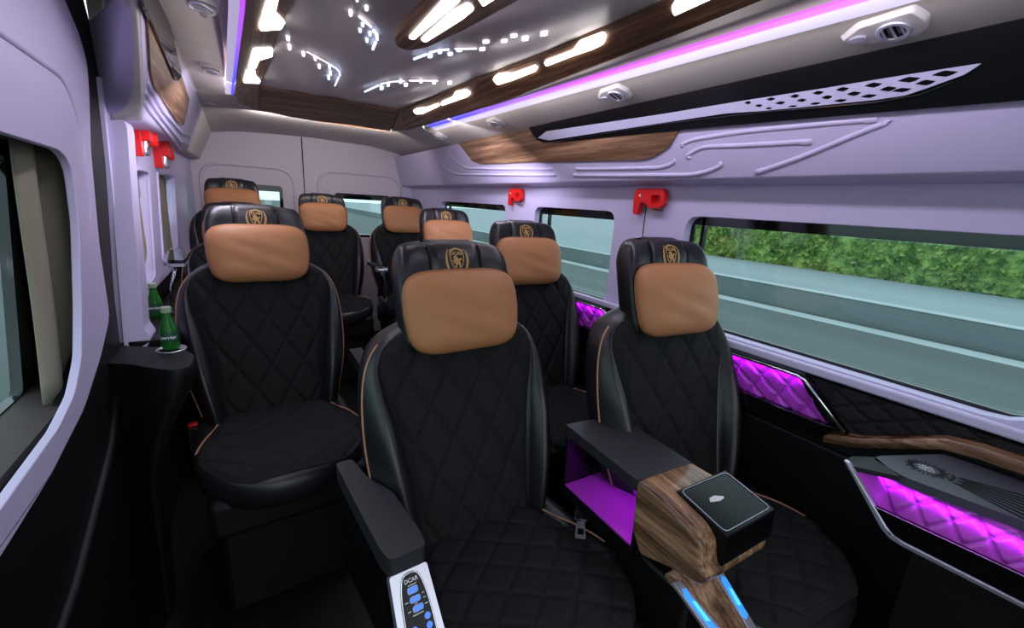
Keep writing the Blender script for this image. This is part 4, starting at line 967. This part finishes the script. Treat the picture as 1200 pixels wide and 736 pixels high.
legplate('lit_trim', [(831, 662), (840, 658), (887, 736), (910, 775), (898, 775), (877, 736)], 0.004, 0.008, M['satin'])
legplate('led_strip', [(846, 674), (851, 677), (877, 720), (875, 726), (870, 722), (846, 680)], 0.0055, 0.003, M['blue'])
legplate('led_strip', [(854, 688), (858, 690), (869, 709), (865, 709)], 0.0065, 0.003, M['cyan'])
area('console_led', (0.79, 0.655, 0.680), 0.02, 0.08, (0.65, 0.05, 0.9), (-0.5, 0, -1), 0.22, 130)

# =================================================================== RIGHT SIDE TRIM
XT = XR - 0.008
def px(pts, x, d=0.0): return [onx(a, b, x - d) for a, b in pts]
def quilt_panel(name, x, y0, y1, z0f, z1f, m, parent, org, su=0.06, sv=0.05, slant=0.0):
    def fn(u, v):
        y = y0 + (y1 - y0) * u; z = z0f(y) + (z1f(y) - z0f(y)) * v
        return Vector((x - slant * v - 0.006 * quilt(y + 0.9 * z * 0, z, su, sv) , y, z)) - org
    nu = max(24, int((y1 - y0) / 0.006)); return MB().grid(fn, nu, 36).build(name, m, parent, smooth=True)
# shelf-pockets with violet light (one by each of the two right-hand seats)
def pocket(y0, y1, lab):
    t = thing('side_pocket', lab, 'side pocket', (XT, (y0 + y1) / 2, 0.74), 'lit side pockets'); o = Vector(t.location)
    zb, zt = 0.745, 0.858
    def qb(u, v):
        ya = y0 - 0.004 + 0.112 * v ** 0.8; y = ya + (y1 + 0.02 - ya) * u; z = zb + (zt - zb) * v
        return Vector((XT - 0.004 - 0.011 * quilt(y - 0.5 * (z - zb), z - zb, 0.075, 0.075), y, z)) - o
    MB().grid(qb, 80, 40).build('quilted_back', M['purple'], t, smooth=True)
    # lower black lip
    MB().plate([rounded([Vector((XT - 0.002, y, z)) - o for y, z in ((y0 + 0.02, zb - 0.03), (y0 - 0.02, zb + 0.02), (y0 + 0.02, zb + 0.012), (y1, zb + 0.012), (y1, zb - 0.03))], 0.008, 3)], (-0.035, 0, 0)).build('pocket_lip', M['gloss'], t, bevel=0.004)
    fr = [Vector((XT - 0.030, y, z)) - o for y, z in ((y1, zt + 0.004), (y0 + 0.105, zt + 0.004), (y0 + 0.085, zt - 0.002), (y0 - 0.03, zb + 0.012))]
    MB().tube(fr, 0.0045, 8).build('silver_edge', M['chrome'], t, smooth=True)
    MB().plate([[Vector((XT, y, z)) - o for y, z in ((y1, zt), (y0 + 0.10, zt), (y0 - 0.028, zb + 0.01), (y0 - 0.035, zb + 0.01), (y0 + 0.095, zt + 0.012), (y1, zt + 0.012))]], (-0.03, 0, 0)).build('pocket_frame', M['gloss'], t)
    area('pocket_led', (XT - 0.022, (y0 + y1) / 2 + 0.03, zt - 0.004), 0.010, 0.07, (0.62, 0.04, 0.9), (0.6, 0, -1), (y1 - y0) * 0.85, 90)
pocket(0.43, 0.86, 'violet lit quilted pocket right of the seat nearest the right windows')
pocket(1.22, 1.72, 'violet lit quilted pocket seen between the two right-hand seats')
pocket(2.1, 2.6, 'violet lit quilted pocket farther back behind the right-hand seats')
# black quilted stretch of the ledge
qp = quilt_panel('quilted_trim', XT - 0.004, 0.12, 0.45, lambda y: interp([(0.12, .85), (0.225, .838), (0.37, .76), (0.45, .745)], y), lambda y: 0.864, M['mesh'], None, Vector((0, 0, 0)), 0.09, 0.05)
tag(qp, 'black quilted strip under the right window, in front of the violet pocket', 'trim panel')
# walnut shelf edge
def shelf(name, m, pts, w, h, lab, cat='shelf'):
    mb = MB(); rings = []
    for x, y, z in pts:
        rings.append([Vector((x, y, z)), Vector((x - w, y, z - 0.004)), Vector((x - w - 0.004, y, z - h * 0.5)), Vector((x - w + 0.002, y, z - h)), Vector((x, y, z - h))])
    o = mb.loft(rings).build(name, m, bevel=0.003); return tag(o, lab, cat)
shelf('wood_ledge', M['zebra'], [(XT, -0.2, 0.85), (XT, 0.10, 0.848), (XT, 0.17, 0.846), (XT, 0.225, 0.838), (XT, 0.30, 0.797), (XT, 0.37, 0.760), (XT, 0.44, 0.740)], 0.032, 0.032, 'walnut ledge curving up under the front end of the right window')
shelf('dark_ledge', M['gloss'], [(XT, 0.445, 0.738), (XT, 0.52, 0.730), (XT, 0.66, 0.716), (XT, 1.0, 0.712), (XT, 3.9, 0.712)], 0.030, 0.02, 'dark ledge running back under the violet pockets on the right')
struct(MB().box(XT - 0.012, XT + 0.002, -0.9, YR, 0.0, 0.69).build('trim_18', M['black'], bevel=0.01))
# near side bin with sun pattern grille
sb = thing('side_armrest_bin', 'black side bin with patterned top and violet quilted opening at lower right', 'armrest bin', (1.12, 0.15, 0)); so = Vector(sb.location)
zt_ = 0.80
tp = [onz(*p, zt_) for p in ((1022, 537), (1030, 534), (1106, 532), (1200, 563))] + [Vector((1.283, -0.25, zt_)), Vector((1.092, -0.25, zt_))] + [onz(*p, zt_) for p in ((1200, 611), (1060, 559))]
MB().plate([rounded([p - so for p in tp], 0.012, 4)], (0, 0, -0.018)).build('bin_top', M['slate'], sb, bevel=0.005, seg=3)
gr = MB(); ctr = onz(1086, 549, zt_ + 0.0005) - so
bump = MB()
rnd = random.Random(8)
for k in range(70):
    a = rnd.uniform(0, 2 * math.pi); r = 0.014 * math.sqrt(rnd.random()); bump.lathe([(0.0011, 0), (0.0008, 0.0009)], 6, (ctr.x + r * math.cos(a), ctr.y + r * math.sin(a), ctr.z))
bump.build('speaker_grille', M['satin'], sb)
gv = MB()
for k in range(26):
    a = 2 * math.pi * k / 26 + 0.1; r0, r1 = 0.020, 0.034 if k % 2 else 0.030
    d_ = Vector((math.cos(a), math.sin(a), 0)); n_ = Vector((-d_.y, d_.x, 0)) * 0.0011
    gv.plate([[ctr + d_ * r0 - n_, ctr + d_ * r1 - n_, ctr + d_ * r1 + n_, ctr + d_ * r0 + n_]], (0, 0, 0.0008))
for k in range(8):
    a = -math.pi / 2 - 0.30 + k * 0.105; d_ = Vector((math.cos(a), math.sin(a), 0)); n_ = Vector((-d_.y, d_.x, 0)) * 0.0013; r0, r1 = 0.045 + 0.004 * (k % 3), 0.20
    gv.plate([[ctr + d_ * r0 - n_, ctr + d_ * r1 - n_ * 2, ctr + d_ * r1 + n_ * 2, ctr + d_ * r0 + n_]], (0, 0, 0.0008))
    gv.plate([[ctr + d_ * 0.036 - n_, ctr + d_ * 0.042 - n_, ctr + d_ * 0.042 + n_, ctr + d_ * 0.036 + n_]], (0, 0, 0.0008))
gv.build('grille_grooves', M['black'], sb)
XB = 1.0
W = lambda x, y, z: Vector((x, y, z)) - so
fo = [(0.306, 0.808), (0.297, 0.807), (0.214, 0.716), (0.200, 0.707), (0.185, 0.705), (0.03, 0.711), (-0.25, 0.713), (-0.25, 0.704), (0.03, 0.702), (0.185, 0.695), (0.205, 0.697), (0.222, 0.708)]
MB().plate([[W(XB - 0.002, y, z) for y, z in fo]], (0.012, 0, 0)).build('silver_frame', M['satin'], sb, bevel=0.002)
MB().tube([W(XB, 0.236, 0.744), W(XB, 0.047, 0.753), W(XB, -0.25, 0.755)], 0.0014, 6).build('chrome_line', M['chrome'], sb)
MB().plate([[W(XB + 0.001, y, z) for y, z in ((0.239, 0.743), (0.047, 0.752), (-0.25, 0.754), (-0.25, 0.71), (0.036, 0.71), (0.185, 0.705), (0.203, 0.70))]], (0.010, 0, 0)).build('bin_door', M['gloss'], sb)
def fnq(u, v):
    ya = 0.215 + 0.075 * v; y = ya - (ya + 0.25) * u
    return W(1.035 + 0.066 * v - 0.011 * quilt(y, v * 0.10, 0.050, 0.062), y, 0.705 + 0.078 * v)
MB().grid(fnq, 120, 44).build('quilted_lining', M['purple'], sb, smooth=True)
MB().plate([[W(1.010, 0.281, 0.790), W(1.010, 0.240, 0.748), W(1.014, 0.212, 0.712), W(1.042, 0.212, 0.712), W(1.068, 0.240, 0.748), W(1.10, 0.281, 0.790)]], (0, 0.006, 0)).build('end_wall', M['purple'], sb)
MB().box(1.02 - so.x, 1.10 - so.x, -0.25 - so.y, 0.20 - so.y, 0.695, 0.704).build('bin_floor', M['black'], sb)
MB().box(1.115 - so.x, XT - 0.004 - so.x, -0.25 - so.y, 0.19 - so.y, 0.0, 0.781).build('bin_body', M['black'], sb)
MB().plate([[W(1.04, 0.306, 0.805), W(1.005, 0.306, 0.805), W(1.0, 0.300, 0.80), W(1.055, 0.23, 0.80), W(1.095, 0.285, 0.80)]], (0, 0, -0.01)).build('bin_corner', M['black'], sb)
area('bin_led', (1.072, 0.02, 0.776), 0.010, 0.13, (0.62, 0.05, 0.9), (0.35, 0, -1), 0.52, 95)

# =================================================================== LEFT SIDE LEDGE AND BOTTLES
ls = thing('side_cup_console', 'black moulded side console with cup holder beside the left seat', 'cup console', (-0.28, 1.55, 0)); lo = Vector(ls.location)
zl = 0.80
tp = [(-0.36, 1.46), (-0.31, 1.44), (-0.25, 1.38), (-0.20, 1.345), (-0.165, 1.37), (-0.163, 1.46), (-0.20, 1.53), (-0.28, 1.58), (-0.36, 1.62)]
rings = []
for (dz, sc) in ((0, 0.985), (-0.006, 1.0), (-0.03, 1.0), (-0.07, 0.95), (-0.13, 0.80), (-0.20, 0.62), (-0.32, 0.45), (-0.78, 0.35)):
    r = []
    for x, y in [(p.x, p.y) for p in rounded([Vector((a, b, 0)) for a, b in tp], 0.03, 4)]:
        r.append(Vector((-0.36 + (x + 0.36) * sc, 1.46 + (y - 1.46) * (0.6 + 0.4 * sc), zl + dz)) - lo)
    rings.append(r)
MB().loft(rings).build('console_body', M['black'], ls, smooth=False, bevel=0.006)
cc = onz(201, 409, zl + 0.002)
MB().lathe([(0.034, 0), (0.038, 0.003), (0.036, 0.005), (0.032, 0.004), (0.030, 0.001)], 28, (cc.x - lo.x, cc.y - lo.y, zl - 0.001)).build('cup_rim', M['satin'], ls, smooth=True)
def bottle(name, x, y, z, s, lab):
    t = thing(name, lab, 'bottle', (x, y, z), 'green glass bottles')
    prof = [(0.020, 0), (0.027, 0.004), (0.0285, 0.02), (0.0285, 0.05), (0.027, 0.068), (0.022, 0.090), (0.016, 0.110), (0.0125, 0.128), (0.0125, 0.142)]
    MB().lathe([(r * s, h * s) for r, h in prof], 28).build('bottle_glass', M['bottle'], t, smooth=True)
    MB().lathe([(0.0155 * s, 0.138 * s), (0.0165 * s, 0.141 * s), (0.0165 * s, 0.156 * s), (0.015 * s, 0.158 * s)], 24).build('cap', M['cap'], t)
    def fl(u, v):
        a = -math.pi / 2 - 0.8 + 2.2 * u; h = (0.030 + 0.040 * v) * s; r = (0.0291 if h < 0.055 * s else 0.0289) * s
        r = interp([(0.0, .0289), (0.05, .0290), (0.068, .0277), (0.08, .0253)], h / s) * s
        return (r * math.cos(a), r * math.sin(a), h)
    lb = MB().grid(fl, 24, 8).build('label', M['label'], t, smooth=True)
    tv, tf = text_verts('perrier', 0.018 * s, 0.0003)
    MB().add([Vector((0.0298 * s * math.cos(-math.pi / 2 - 0.02 + v.x / (0.029 * s)), 0.0298 * s * math.sin(-math.pi / 2 - 0.02 + v.x / (0.029 * s)), 0.050 * s + v.y)) for v in tv], tf).build('lettering', M['white'], lb)
    return t
bottle('bottle', cc.x, cc.y, zl + 0.003, 0.80, 'nearer green glass bottle with pale cap in the left cup holder')
c2 = onz(184, 372, 0.80); bottle('bottle', c2.x, c2.y, 0.80, 0.80, 'farther green glass bottle with pale cap behind the nearer one')
# rear ledges on the left with a table edge and a violet strip
t = MB().plate([rounded([Vector((x, y, 0.80)) for x, y in ((-0.349, 1.64), (-0.245, 1.66), (-0.25, 1.95), (-0.349, 2.0))], 0.02, 3)], (0, 0, -0.05)).build('bottle_tray', M['black'], bevel=0.006)
tag(t, 'dark tray under the farther green bottle at the left wall', 'tray')
c = onz(206, 296, 1.0)
st = thing('side_table', 'small black side table with silver edge against the left wall', 'table', (-0.28, 2.4, 0.98)); o_ = Vector(st.location)
tp = [onz(px1, py1, 1.0) for px1, py1 in ((199, 293), (216, 290), (220, 300), (216, 305), (196, 305))]
tp = [Vector((max(p.x, -0.345), p.y, p.z)) for p in tp]
MB().plate([rounded([p - o_ for p in tp], 0.01, 3)], (0, 0, -0.012)).build('table_top', M['gloss'], st)
MB().plate([rounded([p - o_ + Vector((0, 0, -0.0125)) for p in tp], 0.01, 3)], (0, 0, -0.012)).build('table_edge', M['satin'], st)
MB().tube([p - o_ for p in (tp[4] + Vector((0.02, 0.02, -0.02)), tp[4] + Vector((-0.0, 0.02, -0.10)), tp[4] + Vector((-0.01, 0.03, -0.18)))], 0.006, 8).build('table_arm', M['chrome'], st, smooth=True)
struct(MB().box(XL, XL + 0.10, 2.02, 3.9, 0.70, 0.80).build('trim_19', M['black'], bevel=0.01))
ll = MB().box(XL + 0.101, XL + 0.104, 2.1, 3.2, 0.775, 0.785).build('violet_led_line', M['magenta']); tag(ll, 'thin violet light line low along the left wall beside the bottles', 'led strip')
